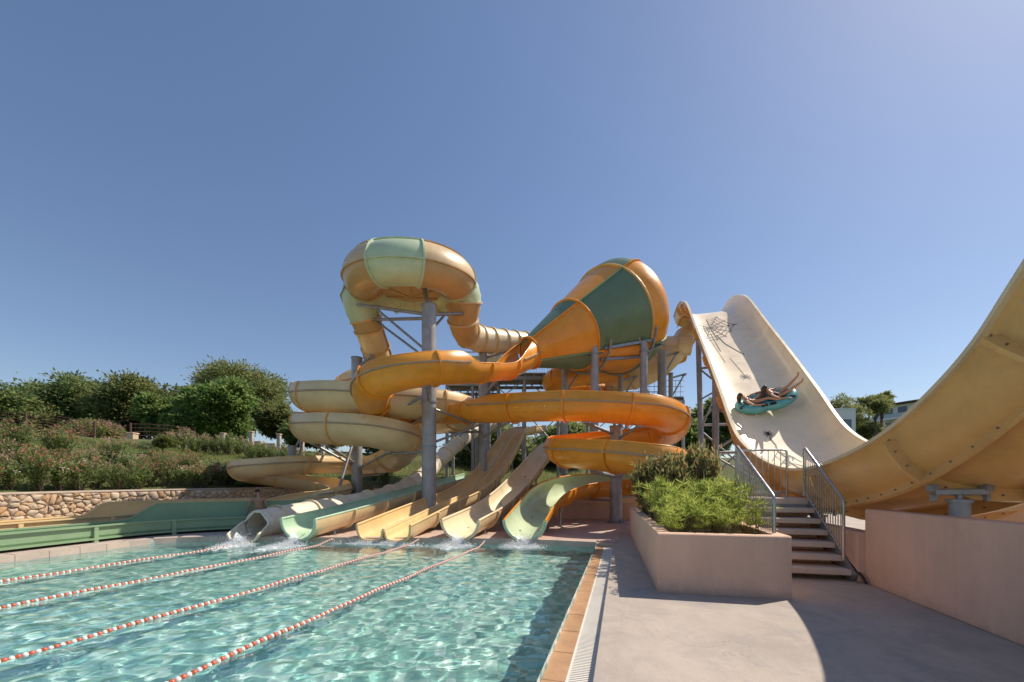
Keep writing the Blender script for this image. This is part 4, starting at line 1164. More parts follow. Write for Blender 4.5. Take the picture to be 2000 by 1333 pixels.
# ---------------------------------------------------------------- left terrace: troughs and stone wall
def trough(name, label, plan, wid, h, hb, mt, mtin, z0, z1, step):
    """open run-out channel: near side h high, back side hb(s) high"""
    root = thing(name, label, 'water slide')
    A, s_ = spline([(x, y, 0) for x, y in plan], .2)
    n = len(A); fr_ = []
    for i in range(n):
        t = (V(A[min(n - 1, i + 1)]) - V(A[max(0, i - 1)])).normalized(); l = t.cross(V((0, 0, 1)))
        fr_.append((V(A[i]), l, t, z0 + (z1 - z0) * s_[i] / s_[-1], hb(s_[i] / s_[-1])))
    k = max(1, int(round(s_[-1] / step))); idx = [int(round((n - 1) * j / k)) for j in range(k + 1)]
    for i0, i1 in zip(idx[:-1], idx[1:]):
        mb = MB(); pr_in, pr_out = [], []
        for i in range(i0, i1 + 1):
            c_, l, t, z, hbk = fr_[i]
            pi = [(wid / 2, hbk), (wid / 2 - .02, .12), (wid / 2 - .1, .02), (0, 0), (-wid / 2 + .1, .02), (-wid / 2 + .02, .12), (-wid / 2, h)]
            po = [(wid / 2 + .03, hbk), (wid / 2 + .02, .1), (wid / 2 - .06, -.03), (0, -.04), (-wid / 2 + .06, -.03), (-wid / 2 - .02, .1), (-wid / 2 - .03, h)]
            pr_in.append([c_ + l * a + V((0, 0, z + b)) for a, b in pi]); pr_out.append([c_ + l * a + V((0, 0, z + b)) for a, b in po])
        mb.grid(pr_in, 0, False); mb.grid(pr_out, 1, False)
        for e in (0, -1): mb.grid([pr_in[e], pr_out[e]], 1, False)
        mb.build('channel_section', [mtin, mt], root)
    for sgn in (1, -1):
        mb = MB(); rows = []
        for c_, l, t, z, hbk in fr_:
            hh = hbk if sgn > 0 else h
            q = c_ + l * sgn * (wid / 2 + .01) + V((0, 0, z + hh))
            rows.append([q + l * sgn * a + V((0, 0, b)) for a, b in ((-.03, -.02), (-.03, .02), (.09, .02), (.09, -.02))])
        mb.grid(rows, 0, False, True); mb.add(rows[0], [(0, 1, 2, 3)]); mb.build('edge_flange', mt, root)
    mb = MB(); rows = []
    for c_, l, t, z, hbk in fr_:
        q = c_ - l * (wid / 2) + V((0, 0, z + .02)); rows.append([q - l * a + V((0, 0, b)) for a, b in ((-.02, .02), (.1, .02), (.1, -.03), (-.02, -.03))])
    mb.grid(rows, 0, False, True); mb.build('foot_flange', mt, root)
    for i in idx:
        c_, l, t, z, hbk = fr_[i]
        mb = MB(); 
        for sgn, hh in ((-1, h), (1, hbk)):
            q = c_ + l * sgn * (wid / 2 + .045)
            mb.beam(V((q.x, q.y, .0)), V((q.x, q.y, z + hh)), .09, .1, up=t)
        mb.build('rib', mt, root)
trough('green_trough_slide', 'long green run-out trough along the left pool edge', [(-7.4, 15.3), (-9.2, 14.5), (-10.6, 13.6), (-11.5, 12.4), (-11.9, 10.5), (-12.3, 8.4), (-13.2, 5), (-14.2, 1)], .95, .36, lambda f: .36 + .5 * max(0, min(1, (.3 - f) * 28)), M['trough'], M['trough'], .1, .05, 2.1)
trough('yellow_trough_slide', 'long pale yellow run-out trough in front of the stone wall', [(-9.9, 16.0), (-11.2, 15.6), (-12.3, 14.9), (-13.1, 13.6), (-13.6, 11.6), (-14.0, 9), (-14.6, 6), (-15.3, 2)], .9, .32, lambda f: .32 + .4 * max(0, min(1, (.3 - f) * 34)), M['yellow'], M['yellow_in'], .3, .12, 2.2)

M['stone'] = None
stone_m, t, p, out = nt('rough_limestone')
g = t.nodes.new('ShaderNodeNewGeometry'); c = g.outputs['Position']
oi = t.nodes.new('ShaderNodeObjectInfo')
r1 = t.nodes.new('ShaderNodeValToRGB'); t.links.new(oi.outputs['Random'], r1.inputs['Fac'])
cols = [(0, (.62, .43, .26)), (.25, (.68, .52, .36)), (.5, (.72, .60, .45)), (.72, (.60, .47, .36)), (.88, (.66, .42, .22)), (1, (.78, .67, .53))]
while len(r1.color_ramp.elements) < len(cols): r1.color_ramp.elements.new(.5)
for e, (q, cc) in zip(r1.color_ramp.elements, cols): e.position = q; e.color = (*cc, 1)
b, nb = noise_mix(t, c, [(.3, (.66, .62, .58)), (.65, (1.05, 1.03, 1))], 9, 8, .7)
t.links.new(mixc(t, r1.outputs['Color'], b, 1, 'MULTIPLY'), p.inputs['Base Color']); setp(p, Roughness=.9)
bm_ = N(t, 'ShaderNodeBump', Strength=.8, Distance=.03); t.links.new(nb.outputs['Fac'], bm_.inputs['Height']); t.links.new(bm_.outputs[0], p.inputs['Normal'])
mortar = mat('sandy_mortar', (.46, .35, .25), .95, .15, 3, bump=.5, bscale=40)
sw = thing('stone_wall', 'rubble stone retaining wall below the oleanders on the left', 'wall')
wl, ws = spline([(x, y, 0) for x, y in [(-16.4, 3), (-15.75, 9), (-15.4, 12.3), (-14.5, 15.5), (-12.6, 18), (-11.5, 20.5), (-10.4, 22.8)]], .3)
def wtop(s_): return 1.1 + .35 * s_ / ws[-1]
def wpos(s_, z, o=0):
    x = np.interp(s_, ws, wl[:, 0]); y = np.interp(s_, ws, wl[:, 1]); x2 = np.interp(s_ + .1, ws, wl[:, 0]); y2 = np.interp(s_ + .1, ws, wl[:, 1])
    x1 = np.interp(s_ - .1, ws, wl[:, 0]); y1 = np.interp(s_ - .1, ws, wl[:, 1])
    d = V((x2 - x1, y2 - y1, 0)).normalized(); n_ = V((d.y, -d.x, 0)); return V((x, y, z)) + n_ * o
mb = MB(); ss_ = np.arange(0.12, ws[-1] - .12, .3)
rows = [[wpos(s_, 0, .02) for s_ in ss_], [wpos(s_, wtop(s_), .02) for s_ in ss_], [wpos(s_, wtop(s_) + .02, -.3) for s_ in ss_], [wpos(s_, wtop(s_) + .02, -.62) for s_ in ss_], [wpos(s_, 0, -.62) for s_ in ss_]]
mb.grid(rows, 0, False); mb.build('mortar_core', mortar, sw)
mb = MB(); rows = [[wpos(s_, wtop(s_) + a, b) for s_ in ss_] for a, b in ((.0, .05), (.05, .06), (.065, -.1), (.065, -.5), (.0, -.55))]
mb.grid(rows, 0, True); mb.build('wall_cap', mat('lime_cap_mortar', (.50, .40, .31), .9, .15, 3, bump=.5, bscale=30), sw)
# Voronoi stones
def clip(poly, a, b, c_):
    out = []
    for i in range(len(poly)):
        p_, q = poly[i], poly[(i + 1) % len(poly)]
        dp, dq = a * p_[0] + b * p_[1] - c_, a * q[0] + b * q[1] - c_
        if dp <= 0: out.append(p_)
        if (dp < 0) != (dq < 0):
            k = dp / (dp - dq); out.append((p_[0] + (q[0] - p_[0]) * k, p_[1] + (q[1] - p_[1]) * k))
    return out
rs = np.random.default_rng(3)
seeds = []
s_lo, s_hi = 7.2, ws[-1] - .3
y_ = .24
rowz = np.arange(.2, 1.5, .15)
for rz_ in rowz:
    s_ = s_lo
    while s_ < s_hi:
        w_ = rs.uniform(.13, .34); seeds.append((s_ + w_ / 2 + rs.normal(0, .02), rz_ + rs.normal(0, .05))); s_ += w_
seeds = [q for q in seeds if q[1] < wtop(q[0]) - .03]
nstone = 0; rest = MB()
for (sx, sz) in sorted(seeds):
    poly = [(sx - .5, max(.1, sz - .4)), (sx + .5, max(.1, sz - .4)), (sx + .5, min(wtop(sx) - .01, sz + .4)), (sx - .5, min(wtop(sx) - .01, sz + .4))]
    for (qx, qz) in seeds:
        if (qx, qz) != (sx, sz) and abs(qx - sx) < .9 and abs(qz - sz) < .8:
            a, b = qx - sx, qz - sz; poly = clip(poly, a, b, (a * (qx + sx) + b * (qz + sz)) / 2)
            if len(poly) < 3: break
    if len(poly) < 3: continue
    cx, cz = sum(p_[0] for p_ in poly) / len(poly), sum(p_[1] for p_ in poly) / len(poly)
    # subdivide and round the outline
    pl2 = []
    for i in range(len(poly)):
        p_, q = poly[i], poly[(i + 1) % len(poly)]
        pl2 += [(p_[0] * .86 + q[0] * .14, p_[1] * .86 + q[1] * .14), (p_[0] * .14 + q[0] * .86, p_[1] * .14 + q[1] * .86)]
    def ringp(k, o, jit): return [wpos(cx + (a - cx) * k + rs.normal(0, jit), cz + (b - cz) * k + rs.normal(0, jit), o + rs.normal(0, jit)) for a, b in pl2]
    dep = rs.uniform(.015, .05)
    mb = MB(); mb.grid([ringp(.96, .0, 0), ringp(.92, .025 + dep * .5, .006), ringp(.76, .03 + dep, .012)], 0, True, True)
    top_ = ringp(.68, .03 + dep, .0); mb.v[-len(pl2):] = mb.v[-len(pl2):]
    base = len(mb.v) - len(pl2); mb.v.append(tuple(wpos(cx, cz, .035 + dep + rs.normal(0, .008)))); ci = len(mb.v) - 1
    for k in range(len(pl2)): mb.f.append((base + k, base + (k + 1) % len(pl2), ci)); mb.m.append(0); mb.sm.append(True)
    nstone += 1
    if nstone <= 300: mb.build('stone', stone_m, sw)
    else: rest.add(mb.v, mb.f, 0, True)
if rest.v: stuff(rest.build('far_stones', stone_m, sw))
print('stones', nstone)

# ---------------------------------------------------------------- plants
def leaf_mat(name, cols, trans=.35, rough=.55):
    m, t, p, out = nt(name)
    g = t.nodes.new('ShaderNodeNewGeometry')
    r1 = t.nodes.new('ShaderNodeValToRGB'); t.links.new(g.outputs['Random Per Island'], r1.inputs['Fac'])
    while len(r1.color_ramp.elements) < len(cols): r1.color_ramp.elements.new(.5)
    for k, (e, cc) in enumerate(zip(r1.color_ramp.elements, cols)): e.position = k / max(1, len(cols) - 1); e.color = (*cc, 1)
    a, _ = noise_mix(t, g.outputs['Position'], [(.3, (.65,) * 3), (.7, (1.15,) * 3)], .55, 3)
    col = mixc(t, r1.outputs['Color'], a, 1, 'MULTIPLY')
    t.links.new(col, p.inputs['Base Color']); setp(p, Roughness=rough)
    p.inputs['Specular IOR Level'].default_value = .35
    tl = t.nodes.new('ShaderNodeBsdfTranslucent'); t.links.new(mixc(t, col, (1.0, 1.0, .45), .25, 'MIX'), tl.inputs['Color'])
    mx = N(t, 'ShaderNodeMixShader', Fac=trans); t.links.new(p.outputs[0], mx.inputs[1]); t.links.new(tl.outputs[0], mx.inputs[2]); t.links.new(mx.outputs[0], out.inputs['Surface'])
    return m
LM = {
 'dark': leaf_mat('dark_tree_leaves', [(.065, .125, .04), (.11, .19, .055), (.165, .245, .065)], .5),
 'pine': leaf_mat('pine_needles', [(.09, .125, .035), (.145, .18, .05), (.20, .23, .065)], .45),
 'bright': leaf_mat('bright_leaves', [(.08, .18, .03), (.12, .25, .045), (.17, .30, .06)], .45),
 'olive': leaf_mat('olive_leaves', [(.09, .14, .06), (.13, .18, .08), (.17, .22, .10)], .4),
 'lime': leaf_mat('yellow_green_leaves', [(.13, .17, .03), (.18, .21, .035), (.1, .15, .03)], .35),
 'oleander': leaf_mat('oleander_leaves', [(.10, .18, .05), (.16, .24, .065), (.24, .30, .095)], .5),
 'photinia': leaf_mat('red_tipped_leaves', [(.11, .16, .05), (.15, .19, .06), (.20, .18, .07), (.36, .14, .07), (.25, .23, .09)], .5),
 'papyrus': leaf_mat('papyrus_leaves', [(.24, .34, .035), (.38, .48, .05), (.50, .55, .08), (.16, .28, .035)], .5),
 'pink': leaf_mat('pink_petals', [(.56, .26, .23), (.62, .36, .31), (.46, .2, .19)], .4),
 'red': leaf_mat('coral_petals', [(.58, .17, .12), (.60, .27, .18), (.5, .17, .14)], .4),
 'whitef': leaf_mat('cream_petals', [(.7, .62, .48), (.75, .68, .56)], .4),
 'dry': leaf_mat('dry_stems', [(.30, .22, .10), (.36, .28, .13), (.2, .2, .07)], .2),
 'grass': leaf_mat('bank_grass', [(.16, .22, .04), (.24, .28, .06), (.30, .29, .10)], .45),
}
bark = mat('grey_brown_bark', (.13, .10, .075), .95, .25, 6, bump=.8, bscale=25)
def leaf_mesh(name, C, D, ln, wd, rng, up_bias=0.0, mi=None, bend=True):
    """C centres (n,3), D preferred directions (n,3), ln / wd arrays: pointed leaves of two triangles folded on the midrib"""
    n = len(C)
    D = D / np.maximum(np.linalg.norm(D, axis=1, keepdims=True), 1e-6)
    X = rng.normal(size=(n, 3)); S = np.cross(D, X); S /= np.maximum(np.linalg.norm(S, axis=1, keepdims=True), 1e-6)
    Nn = np.cross(D, S)
    ln = ln[:, None]; wd = wd[:, None]
    v = np.empty((n, 4, 3))
    v[:, 0] = C; v[:, 1] = C + D * ln * .45 + S * wd * .5 + Nn * wd * .12; v[:, 2] = C + D * ln; v[:, 3] = C + D * ln * .45 - S * wd * .5 + Nn * wd * .12
    me = bpy.data.meshes.new(name)
    me.vertices.add(n * 4); me.vertices.foreach_set('co', v.reshape(-1))
    me.loops.add(n * 6); k = np.arange(n)[:, None] * 4
    me.loops.foreach_set('vertex_index', (k + np.array([[0, 1, 2, 0, 2, 3]])).reshape(-1))
    me.polygons.add(n * 2); me.polygons.foreach_set('loop_start', np.arange(n * 2) * 3); me.polygons.foreach_set('loop_total', np.full(n * 2, 3))
    me.update(calc_edges=True)
    return me
def clumps(rng, ell, ncl, per, sp, shell=.75):
    """leaf centres in clumps spread through ellipsoids (cx,cy,cz,rx,ry,rz)"""
    w = np.array([e[3] * e[4] * e[5] for e in ell]) ** .7; w /= w.sum()
    k = rng.choice(len(ell), ncl, p=w); E = np.array(ell)[k]
    d = rng.normal(size=(ncl, 3)); d /= np.linalg.norm(d, axis=1, keepdims=True)
    rad = np.where(rng.random(ncl) < shell, rng.uniform(.76, 1.0, ncl), rng.uniform(.25, .85, ncl))[:, None]
    cc = E[:, :3] + d * rad * E[:, 3:6]
    size = rng.uniform(.6, 1.4, ncl)
    C = np.repeat(cc, per, 0); Dd = np.repeat(d, per, 0)
    off = rng.normal(size=C.shape) * (sp * np.repeat(size, per))[:, None] * np.array([1, 1, .55])
    return C + off, Dd * .7 + off / sp * .5 + rng.normal(size=C.shape) * .45, cc
def limb_mesh(rng, base, ell, cc, rad, fork=.45, nl=10):
    mb = MB(); E = np.array(ell); top = V(E[:, :3].mean(0))
    b = V(base); hh = top.z - b.z
    f = b + (top - b) * fork; f += V((rng.normal(0, .15), rng.normal(0, .15), 0))
    md = b.lerp(f, .5) + V((rng.normal(0, .12), rng.normal(0, .1), 0))
    mb.tube([b - V((0, 0, .3)), b + V((0, 0, .15)), md, f], [rad * 1.35, rad * 1.1, rad * .85, rad * .7], 9)
    pick = cc[rng.choice(len(cc), min(nl, len(cc)), replace=False)]
    for q in pick:
        q = V(q); s_ = f.lerp(b, rng.uniform(0, .35)); m1 = s_.lerp(q, .5) + V((rng.normal(0, .2), rng.normal(0, .2), rng.uniform(0, .4)))
        mb.tube([s_, m1, q], [rad * .45, rad * .25, rad * .08], 6)
        for _ in range(2):
            e = q + V((rng.normal(0, .6), rng.normal(0, .6), rng.normal(0, .4))); mb.tube([m1, m1.lerp(e, .6) + V((0, 0, .1)), e], [rad * .2, rad * .12, rad * .04], 5)
    return mb
def tree(label, name, base, ell, mt, ncl=220, per=45, sp=.34, leaf=(.22, .1), rad=.2, seed=1, cat='tree', group=None, nl=12, fork=.45, flowers=None):
    rng = np.random.default_rng(seed)
    root = thing(name, label, cat, group)
    C, D, cc = clumps(rng, ell, ncl, per, sp)
    n = len(C)
    me = leaf_mesh('crown', C, D, leaf[0] * rng.uniform(.6, 1.3, n), leaf[1] * rng.uniform(.7, 1.3, n), rng)
    link('crown', me, LM[mt], root)
    limb_mesh(rng, base, ell, cc, rad, fork, nl).build('trunk', bark, root)
    if flowers:
        C, D, cc = clumps(rng, ell, flowers[1], 14, .16, 1.0); n = len(C)
        link('blossom', leaf_mesh('blossom', C, D, np.full(n, .17), np.full(n, .15), rng), LM[flowers[0]], root)
    return root
def tpx(px, py, Y): q = at(px, py, Y); return q
def T(label, px, ytop, ybot, hw, Y, mt, seed, name='broadleaf_tree', ncl=240, per=85, sp=None, leaf=(.32, .15), lobes=7, flat=1.0, group='trees on the bank to the left', rad=.2, fork=.4, trunk_y=None, flowers=None):
    rng = np.random.default_rng(seed + 100)
    a, b = at(px, ytop, Y), at(px, ybot, Y); c_ = (a + b) / 2; rx = hw / FOC * Y; rzz = (a.z - b.z) / 2
    ncl = int(ncl * 1.5)
    ell = [(c_.x, c_.y, c_.z, rx * (.93 if 'stone_pine' in name else .74), rx * .7, rzz * (.93 if 'stone_pine' in name else .8))]
    for k in range(lobes):
        an = rng.uniform(0, 2 * math.pi); q = rng.uniform(.45, .66); el = rng.uniform(-.5, .75)
        s_ = rng.uniform(.32, .5) * (.62 if 'stone_pine' in name else 1)
        ell.append((c_.x + math.cos(an) * rx * q, c_.y + math.sin(an) * rx * q * .9, c_.z + el * rzz * .75, rx * s_, rx * s_, rzz * s_ * flat))
    gz = H1(c_.x, c_.y); gz = max(gz, 0)
    return tree(label, name, (c_.x + rng.normal(0, .1), c_.y, gz), ell, mt, ncl, per, sp or rx * .105, leaf, rad, seed, group=group, fork=fork, flowers=flowers)

T('dark feathery tree at the far left edge', 20, 764, 880, 88, 34, 'dark', 11, ncl=330, lobes=9)
T('dark feathery tree with a spiky top, second on the left', 105, 738, 878, 86, 37, 'dark', 12, ncl=330, lobes=10)
T('dark green tree behind the pink blossom bush', 185, 758, 872, 75, 40, 'olive', 13, ncl=300)
T('olive green tree left of the bright green one', 268, 740, 868, 78, 38, 'pine', 14, ncl=330, lobes=9)
T('low mid-green tree between the dark trees and the bright one', 335, 772, 872, 48, 36, 'bright', 15, ncl=220)
T('big round stone pine, tallest tree on the left', 468, 712, 846, 88, 43, 'pine', 16, 'stone_pine', ncl=520, per=48, lobes=13, leaf=(.34, .12), rad=.32, fork=.5)
T('bright green broadleaf tree in front of the stone pine', 418, 738, 872, 58, 35, 'bright', 17, ncl=330, lobes=9, leaf=(.34, .17))
T('small pine leaning right of the stone pine', 548, 782, 862, 36, 41, 'pine', 18, 'pine_tree', ncl=170)
T('dark tree half hidden behind the tan loops', 625, 800, 880, 55, 40, 'dark', 19, ncl=220)
T('bright young tree at the foot of the dark trees', 345, 800, 870, 26, 33, 'bright', 20, ncl=110, rad=.1)
T('tall dark tree behind the middle slides', 770, 815, 900, 75, 38, 'dark', 21, ncl=260, group='trees behind the slides')
T('wide dark tree behind the racer slide', 965, 826, 925, 85, 36, 'dark', 22, ncl=300, group='trees behind the slides')
T('dark tree behind the orange spiral', 1095, 824, 925, 70, 37, 'dark', 23, ncl=240, group='trees behind the slides')
T('dark green tree seen between the ramp trestles', 1385, 782, 905, 52, 38, 'dark', 24, ncl=300, group='trees behind the slides')
T('green tree just right of the orange spiral', 1335, 815, 900, 35, 35, 'bright', 25, ncl=180, group='trees behind the slides')
T('dark tree behind the low plaster walls', 1240, 850, 930, 60, 40, 'dark', 26, ncl=220, group='trees behind the slides')
for k, (px, yt, yb, hw, lab) in enumerate([(1596, 770, 860, 22, 'dark pine just left of the white house'), (1655, 765, 850, 32, 'bushy pine rising behind the white house'), (1703, 768, 812, 27, 'umbrella pine with a bare leaning trunk'), (1724, 765, 815, 18, 'slim umbrella pine beside the round hotel'), (1690, 815, 865, 30, 'low pine in front of the bare pine trunks'), (1640, 845, 885, 40, 'low shrubs under the white house')]):
    T(lab, px, yt, yb, hw, 62 + k * 1.5, 'pine', 40 + k, 'pine_tree', ncl=90, per=44, leaf=(.34, .13), group='pines beyond the ramp', rad=.18, fork=.85)
T('pink oleander tree in blossom in front of the dark trees', 192, 818, 872, 48, 31, 'oleander', 51, 'oleander_tree', ncl=150, group=None, rad=.08, leaf=(.2, .06), flowers=('pink', 420))
T('silvery dark green round shrub below the gate pillar', 275, 866, 917, 38, 23, 'olive', 52, 'round_shrub', ncl=200, leaf=(.14, .05), group=None, rad=.06)
T('small clipped ball tree on a thin white stem, right one', 320, 854, 875, 21, 22, 'lime', 53, 'ball_tree', ncl=90, leaf=(.09, .05), lobes=5, group='clipped ball trees', rad=.035, fork=.95)
T('small clipped ball tree on a thin stem, left one', 184, 861, 890, 24, 26, 'lime', 54, 'ball_tree', ncl=90, leaf=(.1, .05), lobes=5, group='clipped ball trees', rad=.04, fork=.95)

# oleanders: four modelled bushes, copied
def bush_proto(k, mt, flower, nfl, leafs=(.15, .032), n=1000, spread=.03, wild=.9):
    rng = np.random.default_rng(200 + k)
    st_ = []
    C = []; D = []
    for j in range(34):
        a = rng.uniform(0, 6.283); lean = rng.uniform(.05, .75); L = rng.uniform(.7, 1.05)
        d = np.array([math.cos(a) * lean, math.sin(a) * lean, 1.0]); d /= np.linalg.norm(d); st_.append(d * L)
        f = rng.uniform(.25, 1.0, n // 34); 
        C.append(d[None] * L * f[:, None] + rng.normal(0, spread, (len(f), 3)))
        dd = rng.normal(size=(len(f), 3)) * wild + d[None] * (1.5 - wild * .7); D.append(dd)
    C = np.concatenate(C); D = np.concatenate(D); m_ = len(C)
    crown = leaf_mesh('foliage', C, D, leafs[0] * rng.uniform(.7, 1.3, m_), leafs[1] * rng.uniform(.8, 1.3, m_), rng); crown.materials.append(LM[mt])
    mb = MB()
    for d in st_[::2]: mb.tube([V((0, 0, -.1)), V(d) * .5 + V((d[0] * .1, d[1] * .1, 0)), V(d) * .95], [.02, .012, .005], 5)
    stem = mb.mesh('stems'); stem.materials.append(bark)
    bl = None
    if flower:
        C = []
        for d in [st_[i] for i in rng.choice(34, nfl, replace=False)]:
            C.append(d[None] * 1.02 + rng.normal(0, .055, (11, 3)))
        C = np.concatenate(C); D = rng.normal(size=C.shape) + np.array([0, -.3, .6])
        bl = leaf_mesh('blossom', C, D, np.full(len(C), .06), np.full(len(C), .06), rng); bl.materials.append(LM[flower])
    return crown, stem, bl
BP = {'pink': bush_proto(1, 'oleander', 'pink', 17), 'red': bush_proto(2, 'oleander', 'red', 17), 'white': bush_proto(3, 'oleander', 'whitef', 10), 'plain': bush_proto(4, 'oleander', 'pink', 4), 'photinia': bush_proto(5, 'photinia', None, 0, (.12, .06), 5200, .085, 1.5)}
def bush(kind, loc, sx, sz, label, group, name='oleander_bush'):
    root = thing(name, label, 'bush', group)
    cr, stm, bl = BP[kind]
    root.location = loc; root.scale = (sx, sx, sz); root.rotation_euler = (0, 0, random.uniform(0, 6.28))
    for nm, me_ in (('foliage', cr), ('stems', stm), ('blossom', bl)):
        if me_ is not None:
            o = bpy.data.objects.new(nm, me_); COL.objects.link(o); o.parent = root
def wall_xy(s_, back): q = wpos(s_, 0, -back); return q.x, q.y
kinds = ['pink', 'red', 'white', 'red', 'plain', 'pink', 'white', 'plain', 'red', 'red']
desc = {'pink': 'pink-flowered oleander', 'red': 'coral-flowered oleander', 'white': 'cream-flowered oleander', 'plain': 'mostly green oleander'}
rng = random.Random(5)
def row(s0, s1, step, back, rowlab, grp, sc, hh):
    s_ = s0; k = 0
    while s_ < s1:
        x, y = wall_xy(s_, back + rng.uniform(-.3, .3)); kd = kinds[(k * 7 + int(back)) % len(kinds)]
        bush(kd, (x, y, max(0, H1(x, y) - .05)), sc * rng.uniform(.85, 1.2), hh * rng.uniform(.8, 1.2), f'{desc[kd]}, {ORD[min(k, 29)]} from left {rowlab}', grp)
        s_ += step * rng.uniform(.8, 1.2); k += 1
row(7.3, ws[-1] - 2.2, .46, .85, 'along the top of the stone wall', 'oleanders above the stone wall', 1.0, 1.15)
row(7.0, ws[-1] - 5.5, .62, 2.7, 'in the second row up the bank', 'oleanders on the bank', 1.0, 1.05)
row(6.0, ws[-1] - 7.5, .7, 5.2, 'in the upper row below the fence', 'oleanders below the fence', 1.25, 1.25)
k = 0
for px in range(335, 800, 22):
    Y = 26.5 + rng.uniform(-1, 1.5); x = (px - 1000) / FOC * Y; kd = rng.choice(['plain', 'pink', 'plain', 'plain'])
    if bank_dist(np.array([x]), np.array([Y]))[0] < .8: continue
    bush(kd, (x, Y, H1(x, Y) - .05), 1.1 * rng.uniform(.85, 1.2), 1.25 * rng.uniform(.8, 1.2), f'{desc[kd]}, {ORD[min(k, 29)]} from left in the hedge behind the tan loops', 'oleander hedge behind the slides'); k += 1
# planting round the columns
for k, (px, Y, s_, h_) in enumerate([(655, 18.3, .95, 1.1), (675, 18.9, .8, 1.3), (728, 19.6, .75, 1.3), (712, 18.6, .7, .8), (640, 19.2, .9, .9), (745, 20.6, .8, .8), (760, 22, .9, .9)]):
    x = (px - 1000) / FOC * Y
    bush('photinia' if k < 3 else 'plain', (x, Y, 0), s_, h_, f'reddish bush, {ORD[k]} in the bed round the left column', 'bushes round the left column', 'garden_bush')
# photinias at the back of the planter
for k, (u, v, s_, h_) in enumerate([(.72, 11.2, .9, 1.35), (1.0, 10.6, .9, 1.45), (1.4, 11.3, .95, 1.5), (1.72, 10.5, .72, 1.62), (1.3, 10.0, .6, 1.2), (1.95, 11.6, .7, 1.65), (.95, 12.3, .7, 1.4), (1.85, 9.8, .55, 1.45)]):
    q = pf(u, v, .74)
    bush('photinia', q, s_, h_, f'red-tipped shrub, {ORD[k]} of the dense clump at the back of the planter', 'red-tipped shrubs in the planter', 'photinia_shrub')
# papyrus clumps
def papy(k):
    rng_ = np.random.default_rng(300 + k); C = []; D = []; ln = []
    S = MB()
    for j in range(22):
        a = rng_.uniform(0, 6.283); lean = abs(rng_.normal(0, .3)); h = rng_.uniform(.24, .84)
        b0 = V((rng_.normal(0, .07), rng_.normal(0, .07), 0)); tp = b0 + V((math.cos(a) * lean * h, math.sin(a) * lean * h, h))
        S.tube([b0, b0.lerp(tp, .5) + V((0, 0, .03)), tp], .004, 4, cap=False)
        for m_ in range(20):
            an = rng_.uniform(0, 6.283); el = rng_.uniform(-.2, 1.35)
            C.append(tp); D.append((math.cos(an) * math.cos(el), math.sin(an) * math.cos(el), math.sin(el))); ln.append(rng_.uniform(.08, .22))
    C, D, ln = np.array(C), np.array(D), np.array(ln)
    fo = leaf_mesh('leaves', C, D, ln, np.full(len(ln), .017), rng_); fo.materials.append(LM['papyrus'])
    s_ = S.mesh('stems'); s_.materials.append(LM['dry'])
    return fo, s_
PP = [papy(k) for k in range(4)]
rng = random.Random(9)
for vi, v in enumerate(np.arange(6.68, 10.0, .3)):
    n = 4
    for i in range(n):
        u = .78 + (1.14 * i / (n - 1)) + rng.uniform(-.08, .08); k = rng.randrange(4)
        if v < 6.7 and i == n - 1: continue
        root = thing('papyrus_plant', f'feathery papyrus clump, {ORD[i]} from the left in the {ORD[vi]} row of the planter', 'plant', 'papyrus clumps in the planter')
        root.location = pf(u, v + rng.uniform(-.1, .1), .74); s_ = rng.uniform(.6, 1.1) * (1.0 if v > 7.4 else .82); root.scale = (s_ * 1.1, s_ * 1.1, s_); root.rotation_euler = (0, 0, rng.uniform(0, 6.28))
        for nm, me_ in zip(('leaves', 'stems'), PP[k]):
            o = bpy.data.objects.new(nm, me_); COL.objects.link(o); o.parent = root
# grass on the bank
rg = np.random.default_rng(77)
gx_ = rg.uniform(-24, 6, 60000); gy_ = rg.uniform(12, 34, 60000)
dd = bank_dist(gx_, gy_); k_ = (dd > .9) & (dd < 12); gx_, gy_ = gx_[k_], gy_[k_]
C = np.stack([gx_, gy_, bank_h(gx_, gy_) - .01], 1); D = rg.normal(0, .35, C.shape) + np.array([0, 0, 1.0])
stuff(tag(link('grass', leaf_mesh('grass', C, D, rg.uniform(.1, .26, len(C)), rg.uniform(.02, .04, len(C)), rg), LM['grass']), 'rough grass on the bank behind the stone wall', 'grass'))

# ---------------------------------------------------------------- fences, pillars
def fence(label, pts, h, post_sp, mt, wires=5, name='wire_fence', dark=True):
    root = thing(name, label, 'fence')
    A, s_ = spline([(*p_, 0) for p_ in pts], .25)
    top = []
    k = max(1, int(s_[-1] / post_sp))
    zz = np.interp(s_, s_, bank_h(A[:, 0], A[:, 1]))
    for j in range(k + 1):
        i = int(round((len(A) - 1) * j / k)); mb = MB(); mb.beam(V((A[i, 0], A[i, 1], zz[i] - .2)), V((A[i, 0], A[i, 1], zz[i] + h)), .09, .09); mb.build('fence_post', mt, root)
    for w in range(wires):
        mb = MB(); mb.tube([V((A[i, 0], A[i, 1], zz[i] + .12 + (h - .2) * w / (wires - 1))) for i in range(0, len(A), 4)], .016, 5); mb.build('fence_rail', mt, root)
    for j in range(0, len(A), 1):
        top.append(j)
    mb = MB()
    for j in top: mb.tube([V((A[j, 0], A[j, 1], zz[j] + .1)), V((A[j, 0], A[j, 1], zz[j] + h - .06))], .007, 4, cap=False)
    stuff(mb.build('fence_wires', mt, root))
rust = mat('rusty_brown_paint', (.12, .055, .045), .7, .2)
def fpx(px, Y): return ((px - 1000) / FOC * Y, Y)
fence('rusty brown rail fence on the bank at far left', [fpx(-90, 25), fpx(40, 26.5), fpx(110, 27.6), fpx(185, 28.6)], 1.25, 2.6, rust, 7)
